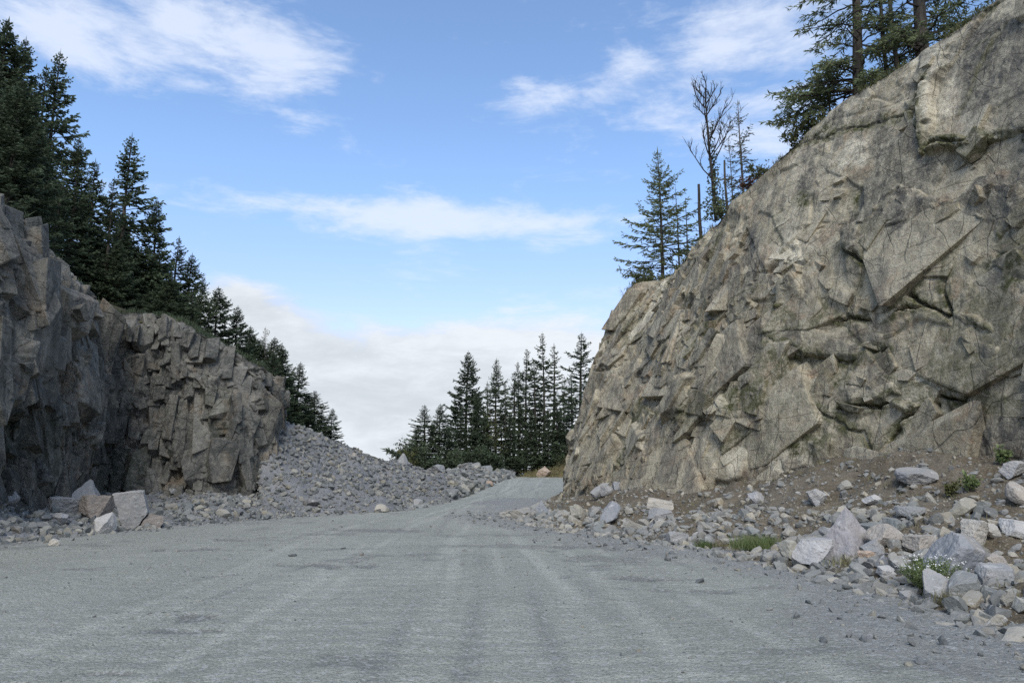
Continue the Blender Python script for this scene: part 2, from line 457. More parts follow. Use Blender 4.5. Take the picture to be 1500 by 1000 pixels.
# ------------------------------------------------------------------ cliffs
class Face:
    """a rock face between a line of feet and a line of tops"""

    def __init__(self, feet, tops, nu, nv, side, sag=0.0, lip=3.0):
        feet, tops = np.asarray(feet, float), np.asarray(tops, float)
        mid = (feet + tops) / 2
        t = np.concatenate([[0], np.cumsum(np.linalg.norm(np.diff(mid, axis=0), axis=1))])
        t0 = np.linspace(0, t[-1], 5000)                                   # finer columns where the face is seen closely
        m0 = spline_at(mid, t, t0)
        x0, _ = proj(m0)
        seen = (x0 > -60) & (x0 < 1560) & (m0[:, 1] > 2)
        dens = np.where(seen, np.clip(np.abs(np.gradient(x0, t0)), 34, 60), 2.5)
        cum = np.concatenate([[0], np.cumsum(0.5 * (dens[1:] + dens[:-1]))])
        tt = np.interp(np.linspace(0, cum[-1], nu), cum, t0)
        B, Tp = spline_at(feet, t, tt), spline_at(tops, t, tt)
        nl = max(6, int(nv * 0.10))
        v = np.linspace(-0.12, 1.0, nv)
        X = B[:, None, :] + (Tp - B)[:, None, :] * v[None, :, None]
        dS = np.gradient(mid, t, axis=0)
        ds = spline_at(dS, t, tt)
        out = np.stack([ds[:, 1], -ds[:, 0], 0 * ds[:, 0]], -1) * side
        out /= np.linalg.norm(out, axis=1)[:, None]
        X = X + out[:, None, :] * (sag * np.sin(np.pi * np.clip(v, 0, 1)))[None, :, None]
        # the lip goes over the top and back into the hill
        k = np.linspace(0, 1, nl + 1)[1:]
        back = X[:, -1:, :] - out[:, None, :] * (k**1.2 * lip)[None, :, None] + np.array([0, 0, 1.0]) * (0.10 * lip * k)[None, :, None]
        X = np.concatenate([X, back], 1)
        self.v = np.concatenate([v, 1 + 0.1 * k])
        self.X, self.out, self.nu, self.nv = X, out, nu, X.shape[1]
        H = np.linalg.norm(Tp - B, axis=1)
        self.s = np.broadcast_to(tt[:, None], X.shape[:2]).copy()
        self.h = H[:, None] * self.v[None, :]
        self.px, self.py = proj(X)
        du = np.gradient(X, axis=0)
        dv = np.gradient(X, axis=1)
        N = np.cross(du, dv)
        N /= np.linalg.norm(N, axis=2)[..., None] + 1e-9
        N *= np.sign((N * (out[:, None, :] + np.array([0, 0, 0.8]))).sum(2))[..., None]
        self.N = N
        self.hidden = 1e7 * (((N * (CAM - X)).sum(2) < 0.0) | (self.v[None, :] > 1.02) | (self.v[None, :] < 0))
        S, H = self.s, self.h
        self.w1 = 0.10 * fbm(S * 1.7, H * 1.7, None, 91, 4, 0.6)
        self.w2 = 0.05 * fbm(S * 2.5, H * 2.5, None, 95, 3)
        self.w3 = 0.05 * fbm(S * 2.5 + 40, H * 2.5, None, 96, 3)
        self.w4 = 0.5 * fbm(S * 1.1, H * 1.1, None, 57, 4)

    def on(self, px, py):
        """surface coordinates of the spot seen at a pixel"""
        i = np.argmin((self.px - px) ** 2 + (self.py - py) ** 2 + self.hidden)
        return self.s.ravel()[i], self.h.ravel()[i]

    def line(self, pts):
        """distance of every vertex to a polyline lying on the face, and the side it is on"""
        q = [self.on(*p) for p in pts]
        wob = self.w1
        best = np.full(self.s.shape, 1e9)
        for (a, b), (c, d) in zip(q[:-1], q[1:]):
            L = (c - a) ** 2 + (d - b) ** 2 + 1e-9
            t = np.clip(((self.s - a) * (c - a) + (self.h + wob - b) * (d - b)) / L, 0, 1)
            best = np.minimum(best, np.hypot(self.s - a - t * (c - a), self.h + wob - b - t * (d - b)))
        return best

    def patch(self, pts):
        """mask of a broken-edged plate on the face, and its own coordinates"""
        q = np.array([self.on(*p) for p in pts])
        S, H = self.s + self.w2, self.h + self.w3
        inside = np.zeros(S.shape, bool)
        best = np.full(S.shape, 1e9)
        for (a, b), (c, d) in zip(q, np.roll(q, -1, 0)):
            inside ^= ((b > H) != (d > H)) & (S < (c - a) * (H - b) / (d - b + 1e-9) + a)
            L = (c - a) ** 2 + (d - b) ** 2 + 1e-9
            t = np.clip(((S - a) * (c - a) + (H - b) * (d - b)) / L, 0, 1)
            best = np.minimum(best, np.hypot(S - a - t * (c - a), H - b - t * (d - b)))
        return inside * 1.0, best, self.s - q[:, 0].mean(), self.h - q[:, 1].mean()

    def blob(self, px, py, rs, rh):
        a, b = self.on(px, py)
        w = self.w4
        d = np.sqrt(((self.s - a) / rs) ** 2 + ((self.h - b) / rh) ** 2) + w
        return 1 - sstep(0.45, 1.1, d)


def soften(D, n):
    """weathered edges: a small binomial blur over the face grid"""
    for _ in range(n):
        D = np.concatenate([D[:1], 0.25 * D[:-2] + 0.5 * D[1:-1] + 0.25 * D[2:], D[-1:]], 0)
        D = np.concatenate([D[:, :1], 0.25 * D[:, :-2] + 0.5 * D[:, 1:-1] + 0.25 * D[:, 2:], D[:, -1:]], 1)
    return D


TALL = 0.45


def joints(s, h, ang, a, b, seed, off, tilt, warp=0.25, square=0.6):
    """one set of broken blocks: step out, tilt and a gap along the edges"""
    c, sn = math.cos(ang), math.sin(ang)
    ws = s + warp * a * fbm(s / a * 0.7, h / b * 0.7, None, seed + 40, 3)
    wh = h + warp * b * fbm(s / a * 0.7 + 9, h / b * 0.7, None, seed + 50, 3)
    p, q = (ws * c + wh * sn) / a, (-ws * sn + wh * c) / b
    F1, ed, r, ox, oy = facets(p, q, seed, square)
    d = off * (r[0] - 0.5) * 2 + tilt * ((r[1] - 0.5) * 2 * ox * a * min(1.0, b / a) ** 0.45 + (r[2] - 0.5) * 2 * oy * b * min(1.0, a / b) ** TALL)
    return d, ed, r[0]


def planes(s, h, ang, a, seed, off, tilt, warp=0.12):
    """long parallel fractures: strips that step out and lean, with the gap between them"""
    c, sn = math.cos(ang), math.sin(ang)
    p = (s * c + h * sn) / a + warp * fbm(s * 0.5 / a, h * 0.5 / a, None, seed + 60, 4)
    q = (-s * sn + h * c) / (a * 7)
    q = q + 0.5 * hsh(np.floor(p), np.floor(p) * 0, np.floor(p) * 0, seed + 4)
    ip = np.floor(p)
    z = np.zeros_like(ip)
    iq = np.floor(q)
    j = 0.7 * (hsh(ip, iq, z, seed) - 0.5)
    fp = p - ip
    ed = np.minimum(fp, 1 - fp)
    d = off * 2 * (hsh(ip, iq, z, seed + 1) - 0.5) + tilt * a * (hsh(ip, iq, z, seed + 2) - 0.5) * 2 * (fp - 0.5)
    return d, ed * a, hsh(ip, iq, z, seed + 3)


def polytope(seed, cuts=5, slant=0.16):
    """one broken block: a skewed box with some corners split off, unit size; (verts, tris)"""
    import bmesh
    g = np.random.default_rng(seed)
    pl = []
    for ax in range(3):
        for sg in (-1, 1):
            n = g.normal(size=3) * slant
            n[ax] = sg
            pl.append((n / np.linalg.norm(n), g.uniform(0.42, 0.52)))
    for _ in range(cuts):
        n = g.normal(size=3) * np.array([1, 1, 0.8])
        n /= np.linalg.norm(n)
        pl.append((n, g.uniform(0.46, 0.62)))
    A = np.array([p[0] for p in pl])
    b = np.array([p[1] for p in pl])
    pts = []
    m = len(pl)
    for i in range(m):
        for j in range(i + 1, m):
            for k in range(j + 1, m):
                M = A[[i, j, k]]
                if abs(np.linalg.det(M)) < 0.05:
                    continue
                x = np.linalg.solve(M, b[[i, j, k]])
                if np.all(A @ x <= b + 1e-6):
                    pts.append(x)
    bm = bmesh.new()
    for x in pts:
        bm.verts.new(x)
    bmesh.ops.remove_doubles(bm, verts=bm.verts, dist=0.02)
    r = bmesh.ops.convex_hull(bm, input=bm.verts)
    bmesh.ops.dissolve_limit(bm, angle_limit=0.05, verts=bm.verts, edges=bm.edges)
    bmesh.ops.bevel(bm, geom=list(bm.edges), offset=0.018, segments=1, affect='EDGES', profile=0.5)
    bmesh.ops.triangulate(bm, faces=bm.faces)
    bm.verts.ensure_lookup_table()
    V = np.array([v.co[:] for v in bm.verts])
    F = np.array([[v.index for v in f.verts] for f in bm.faces])
    bm.free()
    return V, F


POLY = [polytope(k, 3 + k % 5, 0.10 + 0.03 * (k % 4)) for k in range(28)]


def bed_blocks(f, D, layers, extra, seed):
    """angular blocks set into the face, each standing a little proud of it"""
    g = np.random.default_rng(seed)
    VV, FF, AT, n0 = [], [], {k: [] for k in extra}, 0
    AT['cell'] = []
    sc, Hc = f.s[:, 0], f.h[:, -1] / f.v[-1]
    dU = np.gradient(f.X, axis=0)
    for (ss, sh, a, b, c, ang, dang, lo, hi, tilt, mask) in layers:
        for s0 in np.arange(sc[0], sc[-1], ss):
            for h0 in np.arange(-0.3, 16.0, sh):
                sp, hp = s0 + g.uniform(-0.5, 0.5) * ss, h0 + g.uniform(-0.5, 0.5) * sh
                i = int(np.clip(np.searchsorted(sc, sp), 0, f.nu - 1))
                v = hp / Hc[i]
                if v > 0.985 or v < -0.08:
                    continue
                j = int(np.argmin(np.abs(f.v - v)))
                if g.random() > mask[i, j] or f.X[i, j, 1] < 8:
                    continue
                N = f.N[i, j]
                U = dU[i, j] * np.array([1, 1, 0])
                U = U - N * (U @ N)
                U /= np.linalg.norm(U)
                W = np.cross(N, U)
                if W[2] < 0:
                    W = -W
                th = ang + g.normal() * dang
                t1, t2 = g.normal() * tilt, g.normal() * tilt
                E1 = math.cos(th) * U + math.sin(th) * W
                E2 = -math.sin(th) * U + math.cos(th) * W
                n = N + t1 * E1 + t2 * E2
                n /= np.linalg.norm(n)
                E1 = E1 - n * (E1 @ n)
                E1 /= np.linalg.norm(E1)
                E2 = np.cross(n, E1)
                k = g.uniform(0.7, 1.25)
                sz = np.array([a * k * g.uniform(0.75, 1.3), b * k * g.uniform(0.75, 1.3), c * k])
                room = (0.985 * Hc[i] - hp) / (0.5 * (abs(math.sin(th)) * sz[0] + abs(math.cos(th)) * sz[1]) + 0.05)
                if room < 0.3:
                    continue
                sz *= min(1.0, room)
                P0, F0 = POLY[g.integers(len(POLY))]
                L = P0 * sz
                near = 1 - 0.8 * float(sstep(0.93, 0.985, np.array(v)))
                ctr = f.X[i, j] + N * (D[i, j] + g.uniform(lo, hi) * near - 0.47 * sz[2])
                VV.append(ctr + L[:, :1] * E1 + L[:, 1:2] * E2 + L[:, 2:] * n)
                FF.append(F0 + n0)
                n0 += len(L)
                AT['cell'].append(np.full(len(L), g.random()))
                for kk, arr in extra.items():
                    AT[kk].append(np.full(len(L), arr[i, j]))
    return np.concatenate(VV), np.concatenate(FF), {k: np.concatenate(v) for k, v in AT.items()}


# --- the pale face on the far side of the road bend
RB = [np.array([13.0, 56.0, 0.6]), np.array([7.2, 46.0, 0.6]), P(828, 724, 38.5), P(884, 728, 34), P(960, 722, 30.5), P(1060, 720, 27.5), P(1150, 692, 25.5), P(1250, 683, 23.5),
      P(1350, 680, 21.5), P(1450, 680, 19.5), P(1560, 680, 17.5), P(1750, 690, 14.5), P(2150, 700, 11.0), P(3000, 720, 7.0)]
RT = [np.array([15.0, 55.0, 10.6]), np.array([10.6, 46.5, 10.8]), P(926, 418, 38.5), P(982, 406, 37.0), P(1008, 376, 34.5), P(1066, 306, 31.5), P(1134, 238, 29), P(1208, 172, 27),
      P(1290, 118, 25), P(1400, 50, 22.7), P(1500, -22, 20.5), P(1700, -120, 17), P(2100, -240, 13.5), P(3000, -500, 9.5)]
FR = Face(RB, RT, 1150, 600, 1, 0.35, 3.5)


def build_right():
    f = FR
    s, h = f.s, f.h
    leftness = 1 - sstep(f.on(1000, 560)[0], f.on(1130, 560)[0], s)       # the fractured nose by the road
    lower = 1 - sstep(3.5, 7.0, h)
    d1, e1, r1 = joints(s, h, R(28), 4.0, 2.4, 3, 0.26, 0.30, 0.08)
    d2, e2, r2 = joints(s, h, R(-24), 1.9, 1.2, 13, 0.15, 0.42, 0.06)
    d3, e3, r3 = joints(s, h, R(62), 0.95, 0.42, 23, 0.075, 0.42, 0.06)
    d4, e4, r4 = joints(s, h, R(15), 0.36, 0.22, 33, 0.03, 0.42, 0.05)
    d5, e5, r5 = joints(s, h, R(50), 2.6, 0.8, 43, 0.30, 0.45, 0.06)        # slanting ribs of the nose
    p1, q1, t1 = planes(s, h, R(-38), 1.5, 211, 0.10, 0.20)
    p2, q2, t2 = planes(s, h, R(82), 1.1, 221, 0.09, 0.18)
    p3, q3, t3 = planes(s, h, R(-32), 0.42, 231, 0.07, 0.30)
    m1 = sstep(-0.1, 0.3, fbm(s * 0.16, h * 0.16, None, 15, 3))
    m2 = sstep(-0.1, 0.3, fbm(s * 0.16 + 30, h * 0.16, None, 16, 3))
    ruff = 0.45 + 0.55 * sstep(-0.3, 0.4, fbm(s * 0.25, h * 0.25, None, 5, 3)) + 0.35 * leftness
    smooth_top = sstep(7.0, 10.0, h) * (1 - leftness)
    D = d1 * (1 - 0.5 * smooth_top) + d2 * ruff * (1 - 0.65 * smooth_top) + d3 * ruff * (1 - 0.75 * smooth_top) + d4 * ruff * (1 - 0.6 * smooth_top) + d5 * leftness
    d6, e6, r6 = joints(s, h, R(78), 3.2, 1.1, 53, 0.26, 0.40, 0.06)
    nose = 1 - sstep(f.on(905, 600)[0], f.on(985, 600)[0], s)
    D = D * (1 - 0.72 * nose) + d6 * nose
    D += (p1 * m1 * (1 - nose) + p2 * m2) * (1 - 0.7 * smooth_top) + p3 * leftness * 1.2 * (1 - 0.6 * nose)
    D -= 0.2 * nose * (1 - sstep(0.0, 0.05, e6))
    D += 0.17 * fbm(s * 0.18, h * 0.22, None, 7, 2) + 0.018 * fbm(s * 3, h * 3, None, 8, 4, 0.65)
    g = sstep(-0.1, 0.35, fbm(s * 0.33, h * 0.33, None, 17, 3))
    D -= 0.22 * (1 - sstep(0.0, 0.035, e1)) * (0.25 + 0.75 * g)
    D -= 0.14 * (1 - sstep(0.0, 0.05, e2)) * g * (1 - 0.5 * smooth_top)
    D -= 0.05 * (1 - sstep(0.0, 0.09, e3)) * ruff * (1 - 0.7 * smooth_top)
    D -= 0.22 * leftness * (1 - sstep(0.0, 0.06, e5))
    D -= 0.12 * (1 - sstep(0.0, 0.05, q1)) * m1 * (1 - 0.6 * smooth_top) + 0.10 * (1 - sstep(0.0, 0.04, q2)) * m2 * (1 - 0.6 * smooth_top)
    # long open cracks traced along the face
    moss = np.zeros_like(s)
    cracks = [([(1356, 120), (1353, 180), (1357, 236)], 0.45, 0.05), ([(1357, 250), (1375, 216), (1440, 212), (1560, 196)], 0.55, 0.07),
              ([(1240, 368), (1318, 420), (1362, 452), (1430, 482), (1540, 540)], 0.4, 0.10), ([(1120, 452), (1250, 470), (1330, 452), (1362, 452)], 0.3, 0.06),
              ([(995, 612), (1060, 575), (1078, 535), (1100, 490), (1120, 452)], 0.45, 0.09), ([(1100, 492), (1180, 520), (1250, 532), (1300, 512)], 0.35, 0.10),
              ([(1230, 600), (1290, 590), (1360, 575), (1420, 590), (1560, 605)], 0.4, 0.07), ([(1400, 330), (1385, 430), (1420, 520), (1500, 590)], 0.35, 0.10),
              ([(1290, 680), (1335, 605), (1372, 590)], 0.35, 0.06), ([(1065, 306), (1000, 470), (930, 600), (900, 690)], 0.25, 0.07),
              ([(1208, 190), (1160, 215), (1240, 190), (1350, 168)], 0.22, 0.04), ([(1120, 560), (1180, 590), (1270, 640), (1290, 680)], 0.35, 0.08)]
    for pts, dep, wid in cracks:
        dist = f.line(pts)
        D -= 0.75 * dep * (1 - sstep(wid * 0.25, wid * 0.8, dist)) * (0.35 + 0.65 * g)
        moss = np.maximum(moss, 0.95 * (1 - sstep(0.10, 0.42, dist)))
    # the smooth overhanging slab in the upper corner
    a0, b0 = f.on(1357, 240)
    a1, b1 = f.on(1500, 205)
    ledge = b0 + (b1 - b0) * (s - a0) / (a1 - a0) + 0.12 * fbm(s * 1.4, h * 0 + 3.0, None, 71, 3)
    D += 0.55 * sstep(a0 - 0.15, a0 + 0.05, s) * sstep(0.0, 0.10, h - ledge) * (1 - 0.5 * sstep(0.2, 3.0, h - ledge))
    for px, py, rs, rh, dd in ((1050, 430, 1.1, 0.5, -0.5), (1215, 400, 1.2, 0.8, 0.3), (1245, 510, 1.4, 0.9, -0.55), (880, 640, 0.9, 0.7, 0.5), (880, 470, 0.8, 0.8, 0.45), (1160, 660, 1.5, 0.7, 0.7),
                               (1475, 440, 1.3, 0.8, 0.6), (1330, 540, 1.6, 0.8, 0.35), (1000, 540, 1.3, 1.1, -0.35), (900, 560, 0.8, 0.6, 0.45), (960, 660, 0.9, 1.0, 0.4), (1190, 590, 1.2, 0.7, 0.4)):
        D += 0.4 * dd * f.blob(px, py, rs, rh)
    plates = [([(1222, 668), (1240, 620), (1300, 597), (1332, 600), (1288, 672), (1255, 688)], 0.25, -0.05, -0.30), ([(1294, 676), (1336, 605), (1380, 597), (1376, 640), (1388, 680), (1330, 690)], 0.45, 0.12, -0.32),
              ([(1388, 676), (1384, 604), (1440, 600), (1445, 676)], 0.2, 0.1, -0.1), ([(1448, 676), (1442, 604), (1560, 604), (1560, 680)], 0.3, -0.1, -0.05), ([(1376, 206), (1378, 130), (1445, 22), (1560, -60), (1560, 188), (1440, 206)], 0.30, 0.02, -0.05),
              ([(1056, 482), (1086, 476), (1098, 556), (1060, 562)], 0.2, 0.25, 0.05), ([(1104, 474), (1200, 480), (1252, 502), (1256, 524), (1180, 520), (1108, 512)], 0.32, -0.05, 0.22), ([(1190, 592), (1244, 574), (1252, 612), (1212, 636)], 0.35, -0.25, -0.1),
              ([(1290, 500), (1350, 470), (1420, 486), (1440, 540), (1370, 572), (1300, 560)], 0.22, 0.05, -0.06), ([(1372, 452), (1404, 300), (1460, 330), (1478, 470)], 0.15, -0.1, 0.05), ([(1180, 440), (1170, 340), (1240, 330), (1248, 440)], 0.16, 0.08, -0.05),
              ([(1090, 330), (1130, 262), (1200, 230), (1190, 330), (1120, 400)], 0.15, 0.06, -0.1), ([(1208, 250), (1230, 175), (1330, 150), (1340, 240), (1270, 280)], 0.18, -0.06, -0.04), ([(940, 640), (975, 560), (1000, 600), (960, 690)], 0.2, 0.08, -0.1),
              ([(1020, 640), (1060, 610), (1100, 640), (1090, 700), (1030, 705)], 0.25, -0.1, -0.25), ([(1440, 470), (1440, 420), (1560, 396), (1560, 480), (1500, 500)], 0.40, 0.05, 0.1),
              ([(1150, 690), (1140, 655), (1180, 640), (1200, 660), (1196, 696)], 0.45, 0.0, -0.4)]
    for pts, off, gs, gh in plates:
        m_, ed_, ls, lh = f.patch(pts)
        off, gs, gh = 0.6 * off, 0.6 * gs, 0.6 * gh
        D = D * (1 - 0.8 * m_) + m_ * (off + gs * ls + gh * lh)
        D -= 0.14 * (1 - sstep(0.0, 0.07, ed_)) * (0.3 + 0.7 * g)
    pale = 0.35 * smooth_top * sstep(-0.2, 0.3, fbm(s * 0.5, h * 0.25, None, 63, 3))
    for px, py, rs, rh in ((1390, 130, 1.1, 1.8), (1340, 90, 0.7, 1.0), (960, 450, 0.6, 1.4), (1040, 350, 0.6, 1.2), (1165, 670, 1.0, 0.6), (1250, 230, 1.3, 1.0), (1160, 370, 1.0, 0.8), (1360, 560, 1.8, 0.4), (1080, 660, 0.8, 0.8)):
        pale = np.maximum(pale, f.blob(px, py, rs, rh))
    stain_shade = np.zeros_like(s)
    for px, py, rs, rh in ((1480, 120, 1.6, 2.0), (1450, 60, 1.2, 1.2), (1290, 200, 0.5, 1.8), (1480, 300, 1.3, 1.6), (1430, 640, 1.6, 0.9), (1250, 360, 1.0, 2.0), (1500, 650, 1.5, 0.8), (1230, 500, 1.1, 0.7), (1190, 260, 0.6, 1.6), (1330, 320, 0.8, 1.6), (1230, 200, 0.35, 1.8), (1100, 380, 0.5, 1.5), (1430, 120, 0.5, 2.2), (1040, 520, 0.6, 1.5), (930, 560, 0.5, 1.4)):
        stain_shade = np.maximum(stain_shade, f.blob(px, py, rs, rh))
    for px, py, rs, rh in ((1265, 290, 0.7, 0.9), (1080, 600, 0.9, 0.7), (1450, 20, 0.5, 0.4), (1480, 380, 0.9, 1.4), (1080, 520, 0.4, 1.0), (1230, 560, 0.7, 0.4), (1280, 180, 0.7, 0.3), (1190, 650, 0.8, 0.5), (1150, 540, 0.8, 0.7), (1330, 420, 1.0, 0.6), (960, 600, 0.6, 0.9), (1420, 560, 1.2, 0.5), (1020, 500, 0.6, 0.8), (1180, 300, 0.6, 0.6), (900, 690, 0.6, 0.6)):
        moss = np.maximum(moss, f.blob(px, py, rs, rh))
    moss = np.maximum(moss, 0.6 * (1 - sstep(0.0, 0.10, e1)) * g)
    moss = np.maximum(moss, 0.45 * (1 - sstep(0.0, 0.09, e2)) * g * (1 - smooth_top))
    soil = np.maximum(sstep(1.01, 1.05, np.broadcast_to(f.v[None, :], s.shape)), f.blob(1040, 445, 1.2, 0.35))
    soil = np.maximum(soil, (1 - sstep(0.0, 1.0, h)) * 0.8)
    soft = soften(D, 10)
    D = (D * (0.25 + 0.6 * smooth_top) + soft * (0.75 - 0.6 * smooth_top)) * (0.45 + 0.35 * smooth_top)
    D = soften(D, 1) + 0.015 * fbm(s * 5, h * 5, None, 9, 4, 0.65)
    for pts, dep, wid in cracks:
        D -= 0.8 * dep * (1 - sstep(0.02, 0.075, f.line(pts))) * (0.4 + 0.6 * g)
    D = D * (1 - 0.8 * sstep(0.95, 1.02, np.broadcast_to(f.v[None, :], s.shape)))
    V = f.X + f.N * D[..., None]
    open_ = np.ones_like(s)
    for pts, dep, wid in cracks:
        open_ = np.minimum(open_, sstep(0.10, 0.30, f.line(pts)))
    for pts, off, gs, gh in plates:
        open_ = open_ * (1 - 0.88 * f.patch(pts)[0])
    body = (1 - 0.80 * smooth_top) * open_
    patchy = 0.25 + 0.75 * sstep(-0.25, 0.35, fbm(s * 0.35, h * 0.35, None, 27, 3))
    lay = [(2.6, 1.9, 3.4, 2.2, 0.9, R(26), 0.12, -0.03, 0.08, 0.035, 0.85 * body),
           (2.0, 1.3, 2.2, 1.3, 0.9, R(-20), 0.14, -0.05, 0.08, 0.045, 0.75 * body),
           (1.1, 0.7, 1.2, 0.7, 0.7, R(30), 0.22, -0.05, 0.11, 0.07, 0.85 * body * patchy),
           (0.55, 0.4, 0.6, 0.34, 0.5, R(-26), 0.4, -0.05, 0.085, 0.11, 0.9 * body * patchy),
           (1.2, 0.7, 2.0, 0.6, 0.8, R(66), 0.14, -0.05, 0.13, 0.08, 0.85 * leftness * open_),
           (0.7, 0.5, 0.9, 0.36, 0.5, R(64), 0.25, -0.06, 0.09, 0.10, 0.7 * leftness * open_),
           (2.4, 2.0, 2.6, 1.9, 0.8, R(62), 0.2, -0.07, 0.015, 0.02, 0.55 * smooth_top * open_),
           (1.0, 0.8, 1.1, 0.7, 0.5, R(40), 0.3, -0.05, 0.012, 0.03, 0.4 * smooth_top * open_ * patchy)]
    bv, bf, ba = bed_blocks(f, D, lay, {'moss': 0.9 * moss, 'pale': pale, 'stain_shade': stain_shade, 'soil': soil * 0}, 401)
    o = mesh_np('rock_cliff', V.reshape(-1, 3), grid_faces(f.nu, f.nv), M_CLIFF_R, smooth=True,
                attrs={'cell': (0.5 * r2 + 0.3 * r3 + 0.2 * r1).ravel(), 'moss': moss.ravel(), 'pale': pale.ravel(), 'stain_shade': stain_shade.ravel(), 'soil': soil.ravel()})
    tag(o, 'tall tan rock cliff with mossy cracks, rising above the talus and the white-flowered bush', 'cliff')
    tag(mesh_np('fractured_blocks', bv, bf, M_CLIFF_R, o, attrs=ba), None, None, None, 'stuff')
    f.V = V
    return o


# --- the dark face opposite
LB = [P(-900, 780, 9.0), P(-300, 762, 14), P(-120, 752, 18), P(0, 745, 22), P(70, 742, 25), P(118, 742, 28), P(160, 740, 32), P(208, 738, 33.0), P(300, 735, 33.2), P(372, 720, 34.5),
      P(389, 704, 37.5), np.array([-14.0, 43.0, 0.6]), np.array([-19.0, 48.0, 0.6])]
LT = [P(-900, -200, 9.6), P(-300, 150, 15), P(-120, 235, 19.3), P(0, 303, 23), P(72, 368, 26), P(128, 432, 29), P(165, 458, 33), P(222, 458, 34.0), P(300, 490, 34.2), P(380, 538, 35.3),
      P(395, 556, 38), np.array([-14.6, 43.5, 6.2]), np.array([-19.5, 48.5, 7.0])]
FL = Face(LB, LT, 860, 480, 1, 0.1, 3.0)


def build_left():
    global TALL
    TALL = 1.0
    f = FL
    s, h = f.s, f.h
    a_rec = f.on(165, 600)[0]
    colum = sstep(a_rec + 0.5, a_rec + 3.0, s)                             # squared columns of the further buttress
    d1, e1, r1 = joints(s, h, R(4), 2.6, 5.0, 103, 0.30, 0.20, 0.06)
    d2, e2, r2 = joints(s, h, R(-6), 0.9, 3.6, 113, 0.26, 0.45, 0.05)
    d3, e3, r3 = joints(s, h, R(8), 0.5, 1.7, 123, 0.13, 0.5, 0.04)
    d4, e4, r4 = joints(s, h, R(4), 0.9, 1.1, 133, 0.20, 0.24, 0.03)
    d5, e5, r5 = joints(s, h, R(-10), 0.26, 0.7, 143, 0.035, 0.40, 0.05)
    p1, q1, t1 = planes(s, h, R(-4), 0.95, 311, 0.16, 0.40, 0.08)           # upright joints
    p2, q2, t2 = planes(s, h, R(-14), 0.42, 321, 0.09, 0.45, 0.08)
    p3, q3, t3 = planes(s, h, R(80), 1.0, 331, 0.08, 0.12, 0.08)
    D = d1 + d2 * (1 - 0.7 * colum) + d3 * (1 - 0.5 * colum) + d4 * colum + d5 + p1 * (0.55 + 0.45 * colum) + p2 * (1 - 0.8 * colum) + p3 * colum
    D += 0.22 * fbm(s * 0.3, h * 0.2, None, 107, 2) + 0.022 * fbm(s * 3, h * 1.6, None, 108, 4, 0.65)
    gl = sstep(-0.1, 0.4, fbm(s * 0.35, h * 0.35, None, 117, 3))
    D -= 0.2 * (1 - sstep(0.0, 0.03, e1)) * gl + 0.12 * (1 - sstep(0.0, 0.05, e2)) * (1 - 0.5 * colum) * gl + 0.05 * (1 - sstep(0.0, 0.08, e3))
    D -= 0.12 * (1 - sstep(0.0, 0.05, e4)) * colum * gl + 0.14 * (1 - sstep(0.0, 0.03, q1)) * (0.3 + 0.7 * gl) + 0.09 * (1 - sstep(0.0, 0.03, q3)) * colum * gl
    D -= 0.9 * np.exp(-((s - a_rec) / 1.2) ** 2) * (1 - 0.5 * sstep(4, 7, h))
    # lower part is undercut and broken
    D += 0.35 * sstep(2.0, 4.5, h) * (1 - colum) - 0.25 * (1 - sstep(1.0, 3.0, h)) * (1 - colum)
    for pts, dep, wid in (([(235, 560), (300, 540), (345, 530), (385, 500)], 0.2, 0.03), ([(250, 640), (310, 620), (385, 590)], 0.2, 0.025), ([(318, 490), (322, 560), (312, 640), (306, 700)], 0.25, 0.035),
                          ([(270, 480), (274, 560), (268, 640)], 0.2, 0.03), ([(230, 535), (300, 528), (330, 512)], 0.2, 0.025), ([(350, 520), (356, 600), (362, 690)], 0.2, 0.025), ([(60, 380), (40, 480), (30, 600), (40, 720)], 0.3, 0.05)):
        D -= dep * (1 - sstep(wid * 0.4, wid * 1.5, f.line(pts)))
    for px, py, rs, rh, dd in ((125, 640, 1.0, 0.9, 0.5), (290, 690, 0.8, 0.8, 0.35), (20, 520, 1.4, 1.2, 0.45), (215, 490, 1.2, 0.9, 0.4), (90, 480, 1.0, 1.5, 0.35), (150, 520, 0.8, 1.2, -0.4), (230, 600, 1.0, 1.0, -0.35)):
        D += dd * f.blob(px, py, rs, rh)
    stain_shade = np.zeros_like(s)  # dark low patches: wetness plus the wall's shade, painted into the colour
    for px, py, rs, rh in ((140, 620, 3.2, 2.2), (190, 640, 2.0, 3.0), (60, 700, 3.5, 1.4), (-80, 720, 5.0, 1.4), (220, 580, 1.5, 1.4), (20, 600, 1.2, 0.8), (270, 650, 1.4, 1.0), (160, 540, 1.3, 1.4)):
        stain_shade = np.maximum(stain_shade, f.blob(px, py, rs, rh))
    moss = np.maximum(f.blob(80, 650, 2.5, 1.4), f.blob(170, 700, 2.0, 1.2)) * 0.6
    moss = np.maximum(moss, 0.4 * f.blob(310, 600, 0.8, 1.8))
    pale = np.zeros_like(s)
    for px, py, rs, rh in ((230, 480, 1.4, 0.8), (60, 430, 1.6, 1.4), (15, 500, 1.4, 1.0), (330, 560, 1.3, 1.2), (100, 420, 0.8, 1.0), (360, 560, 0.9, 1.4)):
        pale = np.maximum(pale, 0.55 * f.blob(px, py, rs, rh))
    seam = f.line([(172, 600), (168, 660), (158, 730)])
    pale = np.maximum(pale, 1 - sstep(0.03, 0.09, seam))
    vv = np.broadcast_to(f.v[None, :], s.shape)
    soil = sstep(1.01, 1.05, vv)
    D = 0.25 * D + 0.75 * soften(D, 10)
    D = soften(D, 1) + 0.015 * fbm(s * 5, h * 5, None, 109, 4, 0.65)
